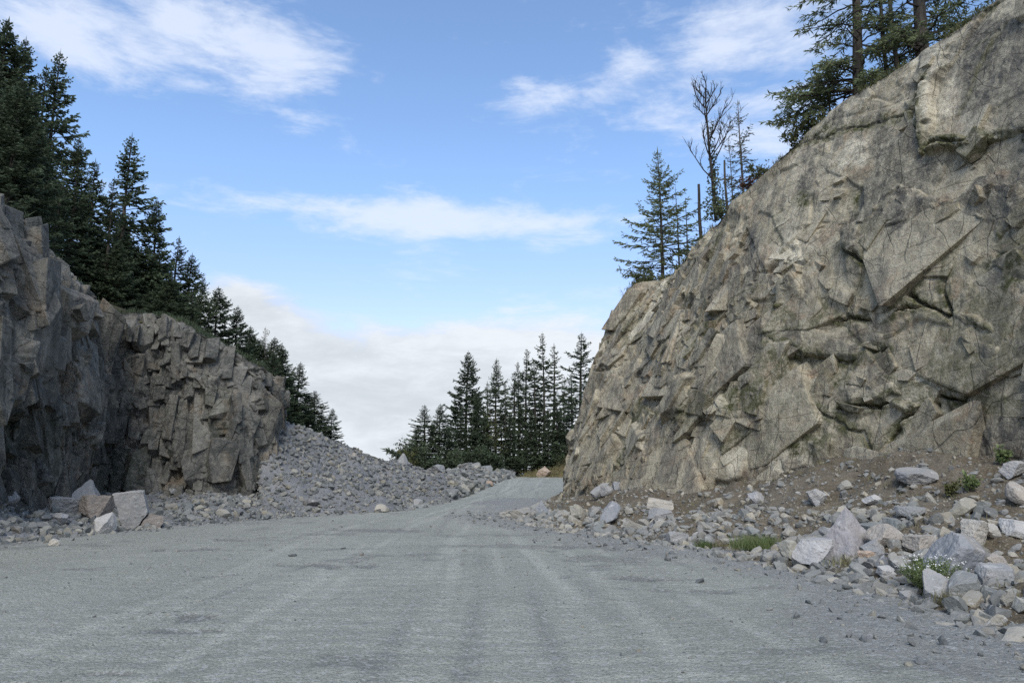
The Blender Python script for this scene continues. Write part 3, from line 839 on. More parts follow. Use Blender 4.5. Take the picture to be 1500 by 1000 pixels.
    D = D * (1 - 0.8 * sstep(0.94, 1.02, vv))
    V = f.X + f.N * D[..., None]
    ones = np.ones_like(s)
    lay = [(1.6, 2.2, 1.4, 2.5, 1.0, 0.0, 0.08, -0.02, 0.30, 0.09, 0.7 * ones),
           (0.85, 1.5, 0.72, 2.3, 0.8, R(2), 0.07, -0.06, 0.24, 0.14, 0.85 * ones),
           (0.5, 0.8, 0.42, 1.15, 0.6, R(-3), 0.12, -0.08, 0.16, 0.18, 0.85 * ones),
           (0.36, 0.36, 0.30, 0.42, 0.4, R(10), 0.4, -0.06, 0.10, 0.22, 0.6 * ones),
           (0.8, 0.9, 0.85, 0.95, 0.8, R(0), 0.05, -0.04, 0.18, 0.05, 0.6 * colum)]
    bv, bf, ba = bed_blocks(f, D, lay, {'moss': moss, 'pale': 0.8 * pale * (seam > 0.3), 'stain_shade': stain_shade, 'soil': soil * 0}, 402)
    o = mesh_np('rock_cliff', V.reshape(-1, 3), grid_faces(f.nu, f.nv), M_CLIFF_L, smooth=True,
                attrs={'cell': (0.4 * r2 + 0.3 * r3 + 0.3 * r4).ravel(), 'moss': moss.ravel(), 'pale': pale.ravel(), 'stain_shade': stain_shade.ravel(), 'soil': soil.ravel()})
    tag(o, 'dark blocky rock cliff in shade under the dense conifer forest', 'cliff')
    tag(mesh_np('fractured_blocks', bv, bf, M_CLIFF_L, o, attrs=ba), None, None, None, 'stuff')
    f.V = V
    return o


build_right()
build_left()


# ------------------------------------------------------------------ slopes
class Strip:
    """a slope between a foot line and a head line: points, normals, pixel lookup"""

    def __init__(self, foot, head, nu, nw, prof, rough, seed, over=0.0, cell=0.5):
        foot, head = np.asarray(foot, float), np.asarray(head, float)
        mid = (foot + head) / 2
        t = np.concatenate([[0], np.cumsum(np.linalg.norm(np.diff(mid, axis=0), axis=1))])
        tt = np.linspace(0, t[-1], nu)
        A, B = spline_at(foot, t, tt), spline_at(head, t, tt)
        w = np.linspace(-0.06, 1.0 + over, nw)
        X = A[:, None, :] + (B - A)[:, None, :] * w[None, :, None]
        wz = np.where(w < 0, w * 0.6, np.where(w > 1, 1 - (w - 1) * 0.6, np.clip(w, 0, 1) ** prof))
        X[..., 2] = A[:, None, 2] + (B - A)[:, None, 2] * wz[None, :]
        amp = sstep(-0.02, 0.12, w)[None, :]
        x, y = X[..., 0], X[..., 1]
        F1, ed, r, ox, oy = facets(x / cell, y / cell, seed)
        F1b, edb, rb, oxb, oyb = facets(x / cell * 2.3, y / cell * 2.3, seed + 9)
        X[..., 2] += amp * (rough * (0.6 * (r[0] - 0.5) + 0.7 * (r[1] - 0.5) * ox + 0.7 * (r[2] - 0.5) * oy + 0.3 * (rb[0] - 0.5)) + 2.0 * rough * fbm(x * 0.35, y * 0.35, None, seed + 3, 4))
        X[..., 2] -= 0.03 * (1 - sstep(-0.06, 0.05, w))[None, :]
        self.X, self.nu, self.nw, self.w = X, nu, nw, w
        self.px, self.py = proj(X)
        du, dv = np.gradient(X, axis=0), np.gradient(X, axis=1)
        n = np.cross(du, dv)
        n /= np.linalg.norm(n, axis=2)[..., None] + 1e-9
        self.N = n * np.sign(n[..., 2:3])
        self.area = np.linalg.norm(np.cross(du, dv), axis=2)

    def find(self, px, py):
        i = np.argmin((self.px - px) ** 2 + (self.py - py) ** 2)
        return self.X.reshape(-1, 3)[i].copy()

    def scatter(self, n, g, wlo=0.0, whi=1.0, wpow=1.0, ulo=0.0, uhi=1.0):
        """n points spread evenly by area (wpow > 1 draws them towards the foot)"""
        W = np.clip((self.w - wlo) / (whi - wlo), 0, 1)
        p = self.area * (((self.w >= wlo) & (self.w <= whi)) * ((1 - W) ** (wpow - 1) + 1e-3))[None, :]
        uu = np.linspace(0, 1, self.nu)
        p = p * ((uu >= ulo) & (uu <= uhi))[:, None]
        p = p.ravel() / p.sum()
        i = g.choice(p.size, n, p=p)
        return self.X.reshape(-1, 3)[i], self.N.reshape(-1, 3)[i], i


T_FOOT = [Pg(726, 752) + [0.6, 3, 0], Pg(740, 759), Pg(800, 772), Pg(880, 785), Pg(1000, 806), Pg(1100, 822), Pg(1200, 846), Pg(1350, 890), Pg(1500, 935), np.array([7.4, 4.5, 0]), np.array([8.0, 0.0, 0])]
T_HEAD = [np.array([3.2, 42.0, 0.5]), P(822, 726, 38.2) + [0.3, 0, 0], P(882, 720, 34.2), P(962, 714, 30.7), P(1062, 712, 27.7), P(1152, 690, 25.7), P(1252, 678, 23.7), P(1352, 674, 21.7), P(1452, 672, 19.7), P(1750, 690, 15.0), P(2150, 700, 11.5)]
T_HEAD = [p + np.array([0.5, 0.4, 0.15]) for p in T_HEAD]
ST_R = Strip(T_FOOT, T_HEAD, 420, 150, 1.25, 0.16, 301, 0.0, 0.45)
o = mesh_np('talus_slope', ST_R.X.reshape(-1, 3), grid_faces(ST_R.nu, ST_R.nw), M_SOIL, smooth=True)
tag(o, kind='structure')

L_FOOT = [Pg(-500, 860), Pg(-150, 815), Pg(0, 798), Pg(110, 788), Pg(250, 772), Pg(330, 765), Pg(400, 758), Pg(450, 755)]
L_HEAD = [P(-600, 740, 12.5), P(-200, 738, 16.6), P(-20, 728, 22.0), P(90, 728, 27.5), P(165, 728, 32.5), P(300, 718, 34.0), P(378, 706, 36.0), P(405, 690, 40.0)]
ST_L = Strip(L_FOOT, L_HEAD, 300, 110, 1.1, 0.15, 401, 0.12, 0.5)
o = mesh_np('rubble_slope', ST_L.X.reshape(-1, 3), grid_faces(ST_L.nu, ST_L.nw, True), M_GREYSOIL, smooth=True)
tag(o, kind='structure')

H_FOOT = [np.array([-12.2, 39.5, 0.5]), Pg(402, 757), Pg(470, 754), Pg(560, 751), Pg(620, 743), Pg(680, 727), Pg(712, 714), Pg(737, 703), Pg(737, 703) + [1.2, 9, 0.1]]
H_HEAD = [np.array([-17.0, 47.0, 6.4]), P(396, 598, 43), P(445, 628, 46), P(520, 667, 50), P(600, 684, 55), P(680, 687, 66), P(712, 692, 75), P(732, 697, 84), np.array([0.0, 96.0, 2.0])]
ST_H = Strip(H_FOOT, H_HEAD, 420, 150, 0.95, 0.30, 501, 0.35, 0.8)
o = mesh_np('rubble_slope', ST_H.X.reshape(-1, 3), grid_faces(ST_H.nu, ST_H.nw, True), M_GREYSOIL, smooth=True)
tag(o, kind='structure')

# ------------------------------------------------------------------ hills behind the faces
HE = [np.asarray(p) for p in LT[1:10]] + [P(396, 600, 42), P(430, 632, 47), P(480, 655, 54), P(520, 674, 62), np.array([-14, 76, 2.0]), np.array([-14, 110, 2.0])]


def hill_strip(edge, direction, slope, ext, nu, nw, seed, name, first=-0.5, drop=0.25):
    E, tt = spline(edge, nu)
    k = np.linspace(first, ext, nw)
    d = np.asarray(direction, float)
    X = E[:, None, :] + d[None, None, :] * k[None, :, None]
    X[..., 2] += -drop + slope * np.clip(k, 0, None)[None, :] + 0.35 * fbm(X[..., 0] * 0.25, X[..., 1] * 0.25, None, seed, 4)
    ob = mesh_np(name, X.reshape(-1, 3), grid_faces(nu, nw), M_FOREST, smooth=True)
    tag(ob, kind='structure')
    return X.reshape(-1, 3)


HILL_L = hill_strip(HE, (-0.96, 0.28, 0), 0.34, 48, 160, 70, 601, 'hill', -0.2, 0.55)
HILL_R = hill_strip(RT[1:], (0.80, 0.60, 0), 0.12, 34, 160, 50, 611, 'hill', 1.2, 0.1)


def hill_z(H, x, y):
    d = (H[:, 0] - x) ** 2 + (H[:, 1] - y) ** 2
    i = np.argsort(d)[:4]
    return float(H[i, 2].mean())


# ------------------------------------------------------------------ gravel floor
gv = np.linspace(0, 1, 760)
ys = -3 + (1.0 - np.sqrt(np.clip(1 - 0.0, 0, 1))) + np.concatenate([np.linspace(0, 6, 60), 6 + 114 * ((np.exp(np.linspace(0, 1, 700) * 3.4) - 1) / (math.exp(3.4) - 1))])
xs = np.sinh(np.linspace(-3.0, 3.0, 720)) / math.sinh(3.0) * 34 - 2
gx, gy = np.meshgrid(xs, ys, indexing='ij')
xw = gx + 0.5 * fbm(gx * 0.15, gy * 0.06, None, 701, 3)
base = gz(gx, gy)
tr = np.zeros_like(gx)
for x0, k, wd, dep in ((-0.9, 0.02, 0.22, 0.014), (0.9, 0.02, 0.22, 0.014), (1.9, -0.01, 0.25, 0.012), (3.4, -0.02, 0.25, 0.012), (-3.2, 0.05, 0.3, 0.012), (-4.9, 0.06, 0.3, 0.01)):
    c = x0 + k * (gy - 6) - 0.0011 * (gy - 6) ** 2 * np.sign(x0)
    tr -= dep * np.exp(-((xw - c) / wd) ** 2) * (0.6 + 0.4 * np.sin(gy * 21 + x0 * 9 + 3 * fbm(gx, gy, None, 711, 2)))
rip = 0.008 * np.sin(gy * 11 + 2.5 * fbm(gx * 0.5, gy * 0.4, None, 705, 3)) * sstep(-0.1, 0.5, fbm(gx * 0.3, gy * 0.15, None, 706, 3))
zz = base + tr + rip + 0.035 * fbm(gx * 0.35, gy * 0.25, None, 702, 3) + 0.012 * fbm(gx * 1.7, gy * 1.7, None, 703, 4) + 0.005 * fbm(gx * 8, gy * 8, None, 704, 3)
track = np.zeros_like(gx)
gt = np.random.default_rng(17)
lane = np.interp(gy, [-5, 12, 24, 34, 48, 62, 80, 95], [0.0, -0.3, -0.9, -1.1, -0.4, 0.5, 1.5, 4.0])
for k in range(13):
    off_ = gt.uniform(-5.5, 4.5) * (0.35 + 0.65 * sstep(60, 18, gy)) + gt.uniform(-0.05, 0.05) * (gy - 15)
    for wheel in (-0.85, 0.85):
        dd = (gx - lane - off_ - wheel) / gt.uniform(0.10, 0.17)
        lug = 0.5 + 0.5 * np.sin(gy * 2 * math.pi / 0.17 + 2.2 * np.abs(dd) + k)
        rows = 0.5 + 0.5 * np.cos(dd * 7.0)
        band = np.exp(-dd**4) * (0.35 + 0.65 * sstep(-0.25, 0.3, fbm(gx * 0.3 + k, gy * 0.12, None, 740 + k, 3)))
        sgn = 1.0 if k % 3 else -1.0
        track += sgn * band * (0.55 + 0.45 * rows * lug)
        zz += band * (-0.010 + 0.012 * rows * lug)
track = np.clip(track, -1, 1)
damp = np.zeros_like(gx)
for px, py, rx, ry in ((485, 829, 0.95, 0.55), (385, 790, 1.2, 0.5), (282, 905, 0.25, 0.22), (130, 985, 0.5, 0.10), (910, 845, 0.9, 0.3), (290, 806, 0.9, 0.4), (1040, 860, 0.9, 0.35), (395, 760, 1.2, 0.5), (560, 775, 1.6, 0.5), (870, 800, 1.3, 0.8), (250, 925, 0.5, 0.15)):
    q = Pg(px, py)
    dd = np.sqrt(((gx - q[0]) / rx) ** 2 + ((gy - q[1]) / ry) ** 2) + 0.8 * fbm(gx * 2.2, gy * 2.2, None, 720, 4)
    k = 1 - sstep(0.3, 1.15, dd)
    damp = np.maximum(damp, 0.75 * k)
    zz -= 0.03 * k
damp = np.maximum(damp, 0.5 * sstep(0.55, 0.85, fbm(gx * 0.6, gy * 0.9, None, 722, 5)))
# loose unpacked gravel beside the wheel lanes
toe = np.asarray(T_FOOT)
toe_x = np.interp(gy, toe[::-1, 1], toe[::-1, 0])
lf = np.asarray(L_FOOT)
lt_x = np.interp(gy, lf[:, 1], lf[:, 0])
loose = np.maximum(sstep(2.6, 0.3, 0 * gx + (toe_x - gx + 0.7 * fbm(gx * 0.8, gy * 0.5, None, 730, 3))), sstep(1.6, 0.0, (gx - lt_x) + 0.5 * fbm(gx, gy, None, 731, 3)))
loose = np.where(gy > 45, 0, loose)
zz += loose * (0.012 * fbm(gx * 9, gy * 9, None, 733, 3) + 0.02)
o = mesh_np('gravel_road', np.stack([gx, gy, zz], -1).reshape(-1, 3), grid_faces(len(xs), len(ys)), M_GRAVEL, smooth=True, attrs={'damp': damp.ravel(), 'loose': (0.85 * loose).ravel(), 'track': track.ravel()})
tag(o, kind='structure')
ROAD_V = np.stack([gx, gy, zz], -1)

a = np.linspace(-1, 1, 90)
g1 = np.sign(a) * np.abs(a) ** 2.5 * 900
bx, by = np.meshgrid(g1, g1 + 50, indexing='ij')
far = np.hypot(bx, by - 50)
bz = np.where(by > 118, np.interp(by, RX, RY), np.minimum(gz(bx, by), 1.1)) - 0.25 + 0.2 * fbm(bx * 0.05, by * 0.05, None, 741, 3) - 0.2
o = mesh_np('ground', np.stack([bx, by, bz], -1).reshape(-1, 3), grid_faces(90, 90), M_FOREST, smooth=True)
tag(o, kind='structure')


# ------------------------------------------------------------------ stones
def ico(sub):
    import bmesh
    bm = bmesh.new()
    bmesh.ops.create_icosphere(bm, subdivisions=sub, radius=1.0)
    V = np.array([v.co[:] for v in bm.verts])
    F = np.array([[v.index for v in f.verts] for f in bm.faces])
    bm.free()
    return V, F


ICO = {k: ico(k) for k in (1, 2, 3, 4, 5)}


def stone_shape(sub, seed, kind='rough', noise=0.02):
    """a broken stone: a ball cut by flat break planes"""
    g = np.random.default_rng(seed)
    V, F = ICO[sub]
    V = V * 1.25
    pl = []
    if kind == 'block':
        q = g.normal(size=(3, 3)) * 0.22 + np.eye(3)
        for n in q:
            pl += [(n, g.uniform(0.55, 0.72)), (-n + g.normal(size=3) * 0.2, g.uniform(0.55, 0.72))]
        extra = 4
    elif kind == 'peak':
        for k in range(4):
            an = k * math.pi / 2 + g.uniform(-0.4, 0.4)
            pl.append((np.array([math.cos(an), math.sin(an), g.uniform(0.45, 0.9)]), g.uniform(0.48, 0.62)))
        pl.append((np.array([0.1, 0, -1.0]), 0.5))
        extra = 3
    elif kind == 'slab':
        pl += [(np.array([g.normal() * .1, g.normal() * .1, 1.0]), 0.5), (np.array([g.normal() * .1, g.normal() * .1, -1.0]), 0.5)]
        extra = 8
    else:
        extra = 11
    for _ in range(extra):
        pl.append((g.normal(size=3), g.uniform(0.58, 0.86)))
    for n, d in pl:
        n = n / np.linalg.norm(n)
        k = V @ n - d
        V = V - n[None, :] * np.clip(k, 0, None)[:, None] * 0.97
    if noise:
        L = np.linalg.norm(V, axis=1)[:, None] + 1e-9
        V = V + V / L * (noise * fbm(V[:, 0] * 2.5 + seed, V[:, 1] * 2.5, V[:, 2] * 2.5, seed, 4, 0.6)[:, None])
        V = V + V / L * (noise * 0.5 * fbm(V[:, 0] * 9 + seed, V[:, 1] * 9, V[:, 2] * 9, seed, 2)[:, None])
    lo, hi = V.min(0), V.max(0)
    return (V - (lo + hi) / 2) / (hi - lo), F                               # fills a unit box


def stone_mesh(name, V, F, mat):
    o = mesh_np(name, V, F, mat)
    me = o.data
    bpy.data.objects.remove(o)
    return me


KINDS = ('rough', 'block', 'peak', 'slab')
SM = {}
for wi, mt in enumerate((M_STONE, M_STONE_W)):
    for kd in KINDS:
        for j in range(3 if kd != 'rough' else 5):
            SM[(wi, kd, j)] = stone_mesh('stone', *stone_shape(4, 40 + 7 * j + 100 * KINDS.index(kd), kd, 0.035), mt)


def rock(loc, size, kd, j, rz, warm=0, tilt=(0.0, 0.0), name='rock', mesh=None):
    o = bpy.data.objects.new(name, mesh or SM[(warm, kd, j)])
    COL.objects.link(o)
    o.location = loc
    o.scale = size
    o.rotation_euler = (tilt[0], tilt[1], rz)
    return o


def stone_colour(label):
    label = label.replace('tan cliff', '').replace('dark cliff', '')
    for key, c in (('orange', (0.44, 0.29, 0.165)), ('mauve', (0.29, 0.27, 0.265)), ('cream', (0.44, 0.395, 0.30)), ('brown', (0.25, 0.205, 0.155)), ('tan', (0.355, 0.305, 0.23)), ('yellowish', (0.38, 0.345, 0.255)), ('whit', (0.43, 0.42, 0.385)),
                   ('blue-grey', (0.215, 0.232, 0.245)), ('pale', (0.36, 0.352, 0.33)), ('dark', (0.15, 0.153, 0.152))):
        if key in label:
            return tuple(0.58 * x + 0.42 * (0.62 * sum(c) / 3 + 0.38 * 0.29) for x in c)
    return (0.265, 0.265, 0.255)


def named_rock(strip, px, py, w, h, kd, j, rz, label, warm=0, tilt=(0, 0), depth=0.9, sink=0.12, big=True, name='boulder'):
    """w,h: size in picture pixels at the spot where it rests"""
    q = strip.find(px, py) if strip is not None else Pg(px, py)
    k = q[1] / F_PX
    W, H = w * k, h * k
    me = stone_mesh('boulder', *stone_shape(5, 900 + int(px) * 3 + j, kd, 0.04), M_STONE_OWN)
    c = math.cos(rz)
    o = rock((q[0], q[1] + 0.15 * W, q[2] + H * (0.5 - sink)), (W, W * depth, H * 1.08), kd, j, rz, warm, tilt, name, me)
    o.color = (*stone_colour(label.split(' behind ')[0].split(' beside ')[0].split(' under ')[0].split(' next ')[0].split(' against ')[0].split(' in front ')[0].split(' above ')[0].split(' touching ')[0].split(' right of ')[0].split(' below ')[0].split(' between ')[0].split(' lying ')[0].split(' half sunk ')[0].split(' high ')[0]), 1)
    return tag(o, label, 'boulder')


# --- the boulders one can point at
NB = [
    (ST_L, 189, 771, 44, 56, 'block', 0, 0.25, 'largest boulder under the dark cliff, tall pale grey block with slanting flat top', 0, (0.12, -0.18)),
    (ST_L, 120, 744, 50, 44, 'peak', 1, 0.3, 'pointed grey boulder with a bright side, behind the pale boulders under the dark cliff', 0, (0, 0)),
    (ST_L, 134, 763, 46, 40, 'rough', 2, 0.9, 'brown-faced angular boulder left beside the tall pale block under the dark cliff', 1, (0, 0.1)),
    (ST_L, 86, 752, 52, 24, 'slab', 0, 0.1, 'low flat grey slab left of the pointed boulder under the dark cliff', 0, (0.05, 0.1)),
    (ST_L, 150, 781, 30, 34, 'rough', 3, 0.2, 'small upright whitish boulder in front of the brown-faced one', 0, (0, 0.1)),
    (ST_L, 217, 774, 30, 22, 'block', 1, 0.8, 'small brown block against the right foot of the tall pale block', 1, (0, 0.25)),
    (ST_L, 86, 766, 22, 17, 'rough', 4, 0.0, 'small pale rock resting on grey rubble below the flat slab', 0, (0, 0)),
    (None, 78, 799, 15, 11, 'rough', 1, 0.4, 'lone cream stone lying out on the gravel at the road edge', 1, (0, 0)),
    (ST_L, 6, 739, 34, 26, 'rough', 0, 0.4, 'grey boulder at the left frame edge against the dark cliff', 0, (0, 0)),
    (ST_H, 517, 674, 15, 13, 'peak', 0, 0.2, 'pointed rock standing alone on the crest of the far rubble heap', 0, (0, 0)),
    (ST_H, 548, 680, 17, 9, 'rough', 1, 0.2, 'rounded pale rock on the crest of the far rubble heap next to the pointed one', 0, (0, 0)),
    (ST_H, 590, 686, 26, 11, 'slab', 1, 0.2, 'long dark flat rock on the heap crest under the fallen fir branch', 0, (0, 0)),
    (ST_H, 591, 680, 14, 17, 'peak', 2, 1.0, 'upright triangular rock on the heap crest in front of the round-topped trees', 0, (0, 0.2)),
    (ST_H, 640, 688, 26, 12, 'rough', 3, 0.7, 'broad grey rock on the heap crest below the paired small conifers', 0, (0, 0)),
    (ST_H, 690, 694, 32, 8, 'slab', 2, 0.1, 'long pale flat slab on the heap crest close to the road bend', 0, (0, 0)),
    (ST_H, 557, 750, 22, 13, 'rough', 2, 0.3, 'pale yellowish rock at the foot of the far rubble heap', 1, (0, 0)),
    (ST_H, 610, 742, 17, 14, 'block', 2, 0.6, 'grey block at the foot of the far rubble heap nearest the start of the bend', 0, (0, 0)),
    (ST_H, 455, 742, 22, 14, 'rough', 4, 0.6, 'dark grey rock low on the far rubble heap near the dark cliff corner', 0, (0, 0)),
    (ST_H, 715, 712, 16, 9, 'rough', 0, 0.6, 'orange-brown rock at the tip of the heap beside the road bend', 1, (0, 0)),
    (ST_R, 796, 757, 28, 25, 'peak', 0, 0.5, 'blue-grey wedge boulder at the roadside end of the talus', 0, (0, 0)),
    (ST_R, 880, 729, 14, 29, 'slab', 1, 0.4, 'thin upright slab leaning over at the nose of the tan cliff', 0, (0, 1.0)),
    (ST_R, 905, 720, 17, 16, 'rough', 1, 0.4, 'rounded blue-grey rock topmost in the pile at the nose of the tan cliff', 0, (0, 0)),
    (ST_R, 890, 726, 19, 19, 'rough', 4, 1.1, 'grey rock between the leaning slab and the topmost round rock', 0, (0, 0)),
    (ST_R, 896, 767, 34, 34, 'rough', 2, 0.7, 'largest blue-grey boulder in the pile at the nose of the tan cliff', 0, (0, 0.1)),
    (ST_R, 966, 748, 40, 20, 'block', 0, 0.1, 'flat-topped cream and grey block right of the blue-grey pile', 1, (0, 0.05)),
    (ST_R, 968, 762, 40, 18, 'rough', 3, 0.1, 'broad grey rock directly under the flat-topped cream block', 0, (0, 0)),
    (ST_R, 962, 774, 24, 14, 'peak', 2, 0.1, 'dark-sided grey rock at the talus foot below the broad grey rock', 0, (0, 0)),
    (ST_R, 992, 795, 32, 18, 'slab', 0, 0.3, 'low grey wedge at the edge of the gravel left of the small grass tuft', 0, (0, 0.3)),
    (ST_R, 1247, 806, 78, 68, 'peak', 1, 0.5, 'big pointed mauve-grey boulder standing highest among the front rubble', 0, (0, -0.1)),
    (ST_R, 1200, 823, 56, 40, 'block', 2, 0.7, 'split boulder with a pale top and dark underside right of the grass tuft', 0, (0.1, 0.15)),
    (ST_R, 1300, 797, 48, 30, 'rough', 2, 0.2, 'tan boulder touching the right side of the big pointed one', 1, (0, 0)),
    (ST_R, 1285, 813, 42, 26, 'rough', 0, 0.8, 'low grey boulder in front of the tan one', 0, (0, 0)),
    (ST_R, 1275, 826, 26, 21, 'block', 0, 0.9, 'small cream orange block at the front of the rubble', 1, (0, 0.1)),
    (ST_R, 1300, 832, 28, 20, 'peak', 2, 0.9, 'small dark grey rock beside the cream orange block', 0, (0, 0.1)),
    (ST_R, 1408, 846, 82, 68, 'rough', 4, 0.4, 'big smooth blue-grey boulder behind the white-flowered bush', 0, (0, 0)),
    (ST_R, 1376, 876, 54, 30, 'slab', 2, 0.05, 'flat grey slab tilted up in front of the white-flowered bush', 0, (0.9, 0.05)),
    (ST_R, 1415, 862, 36, 30, 'peak', 0, 0.2, 'dark broken grey rock between the tilted slab and the big blue-grey boulder', 0, (0, 0.4)),
    (ST_R, 1432, 800, 48, 42, 'block', 1, 0.6, 'cream tan block above the big blue-grey boulder', 1, (0.1, 0.1)),
    (ST_R, 1461, 786, 24, 21, 'rough', 3, 0.5, 'small cream rock touching the cream tan block', 1, (0, 0)),
    (ST_R, 1492, 786, 44, 24, 'slab', 1, 0.3, 'whitish slab at the right frame edge above the rubble', 0, (0.1, 0.2)),
    (ST_R, 1494, 738, 34, 34, 'rough', 1, 0.3, 'tan boulder at the right frame edge high on the talus', 1, (0, 0)),
    (ST_R, 1462, 832, 30, 22, 'block', 2, 0.3, 'small tan-grey block right of the big blue-grey boulder', 1, (0, 0)),
    (ST_R, 1466, 856, 54, 28, 'slab', 0, 0.5, 'long low grey slab at the foot of the rubble right of the tilted slab', 0, (0.1, -0.2)),
    (None, 1470, 903, 32, 18, 'rough', 2, 0.5, 'lone tan and grey rock on the gravel near the right frame edge', 1, (0, 0)),
    (ST_R, 1335, 880, 26, 16, 'rough', 0, 0.5, 'small rounded grey rock at the left end of the tilted slab', 0, (0, 0)),
    (ST_R, 1201, 742, 28, 26, 'rough', 3, 0.5, 'pale lichen-white rock half sunk in brown talus soil', 1, (0, 0)),
    (ST_R, 1281, 738, 24, 15, 'rough', 1, 0.5, 'small whitish rock high in the brown talus soil', 1, (0, 0)),
    (ST_R, 1338, 757, 42, 17, 'slab', 2, 0.2, 'flat grey rock lying on brown talus soil above the tan boulder', 0, (0, 0)),
    (ST_R, 1350, 810, 40, 28, 'block', 0, 0.5, 'tan-grey block in the rubble midway between the pointed and the blue-grey boulders', 1, (0, 0)),
    (ST_R, 1300, 846, 28, 17, 'rough', 4, 0.5, 'flat dark grey rock by the gravel left of the white-flowered bush', 0, (0, 0)),
    (ST_R, 1345, 704, 58, 20, 'slab', 0, 0.2, 'wide grey slab lying on the talus right at the tan cliff foot', 1, (0.2, 0.05)),
    (ST_R, 1488, 700, 30, 26, 'block', 2, 0.4, 'pale square rock by the ferny plants near the right frame edge', 0, (0, 0)),
    (ST_R, 1110, 738, 26, 20, 'rough', 2, 0.4, 'pale grey rock alone in dark soil above the small rocks', 0, (0, 0)),
    (ST_R, 1215, 790, 26, 20, 'rough', 2, 1.4, 'grey rock tucked behind the split boulder', 0, (0, 0)),
]
TAKEN = []
for (st, px, py, w, h, kd, j, rz, lab, warm, tilt) in NB:
    o = named_rock(st, px, py, w, h, kd, j, rz, lab, warm, tilt, big=(w > 26))
    if w <= 26:
        o.name = 'rock'
        o['category'] = 'rock'
    TAKEN.append((o.location.copy(), 0.45 * max(o.scale)))


def lay_rocks(strip, n, smin, smax, label, group, seed, warm_p, wlo, whi, wpow=1.0, ulo=0.0, uhi=1.0):
    g = np.random.default_rng(seed)
    X, N, _ = strip.scatter(n * 3, g, wlo, whi, wpow, ulo, uhi)
    k = 0
    for x, nn in zip(X, N):
        if k >= n:
            break
        s = smin + (smax - smin) * g.random() ** 2.2
        if any((t[0].x - x[0]) ** 2 + (t[0].y - x[1]) ** 2 < (t[1] + 0.3 * s) ** 2 for t in TAKEN):
            continue
        kd = ('rough', 'block', 'rough', 'slab', 'peak')[g.integers(5)]
        sz = np.array([s * g.uniform(0.8, 1.3), s * g.uniform(0.7, 1.1), s * g.uniform(0.5, 0.85)])
        o = rock((x[0], x[1], x[2] + 0.22 * sz[2]), sz, kd, int(g.integers(3)), g.uniform(0, 6.28), int(g.random() < warm_p), (g.normal() * 0.3, g.normal() * 0.3))
        tag(o, label, 'rock', group)
        TAKEN.append((o.location.copy(), 0.36 * s))
        k += 1


lay_rocks(ST_H, 110, 0.45, 1.15, 'broken grey rock lying among finer rubble on the far heap', 'rocks of the far rubble heap', 21, 0.12, 0.02, 1.05, 1.0, 0.38, 1.0)
lay_rocks(ST_R, 55, 0.3, 0.75, 'angular rock in the rubble pile at the nose of the tan cliff', 'rocks piled at the nose of the tan cliff', 22, 0.25, 0.02, 0.6, 1.8, 0.10, 0.42)
lay_rocks(ST_R, 58, 0.22, 0.6, 'angular rock on the brown talus around the big boulders', 'rocks on the talus below the tan cliff', 23, 0.45, 0.02, 0.75, 1.6, 0.42, 0.95)
lay_rocks(ST_L, 28, 0.25, 0.6, 'grey rock in the rubble along the foot of the dark cliff', 'rocks along the foot of the dark cliff', 24, 0.15, 0.02, 0.95, 1.2, 0.2, 1.0)


# --- what nobody could count
def rubble(name, X, N, sizes, seed, mat, sub=1, flat=0.6, lift=0.15, label=None):
    g = np.random.default_rng(seed)
    shapes = [stone_shape(sub, seed * 50 + k, ('rough', 'rough', 'block', 'slab')[k % 4], 0.0) for k in range(16)]
    n = len(X)
    nv, F = len(shapes[0][0]), shapes[0][1]
    SV = np.stack([s[0] for s in shapes])[g.integers(16, size=n)]
    q = g.normal(size=(n, 4))
    q[:, 1:3] *= 0.35
    q /= np.linalg.norm(q, axis=1)[:, None]
    w, x, y, z = q.T
    Rm = np.stack([1 - 2 * (y * y + z * z), 2 * (x * y - z * w), 2 * (x * z + y * w), 2 * (x * y + z * w), 1 - 2 * (x * x + z * z), 2 * (y * z - x * w),
                   2 * (x * z - y * w), 2 * (y * z + x * w), 1 - 2 * (x * x + y * y)], -1).reshape(n, 3, 3)
    sc = sizes[:, None] * np.stack([g.uniform(0.8, 1.4, n), g.uniform(0.7, 1.1, n), flat * g.uniform(0.7, 1.3, n)], -1)
    V = np.einsum('nij,nvj->nvi', Rm, SV * sc[:, None, :]) + X[:, None, :] + np.array([0, 0, 1.0]) * (lift * sizes)[:, None, None]
    FF = (F[None] + (np.arange(n) * nv)[:, None, None]).reshape(-1, 3)
    o = mesh_np(name, V.reshape(-1, 3), FF, mat, attrs={'rnd': np.repeat(g.random(n), nv)})
    tag(o, label, None, None, 'stuff')
    return o


def sizes(n, lo, hi, g, p=3.0):
    return lo + (hi - lo) * g.random(n) ** p


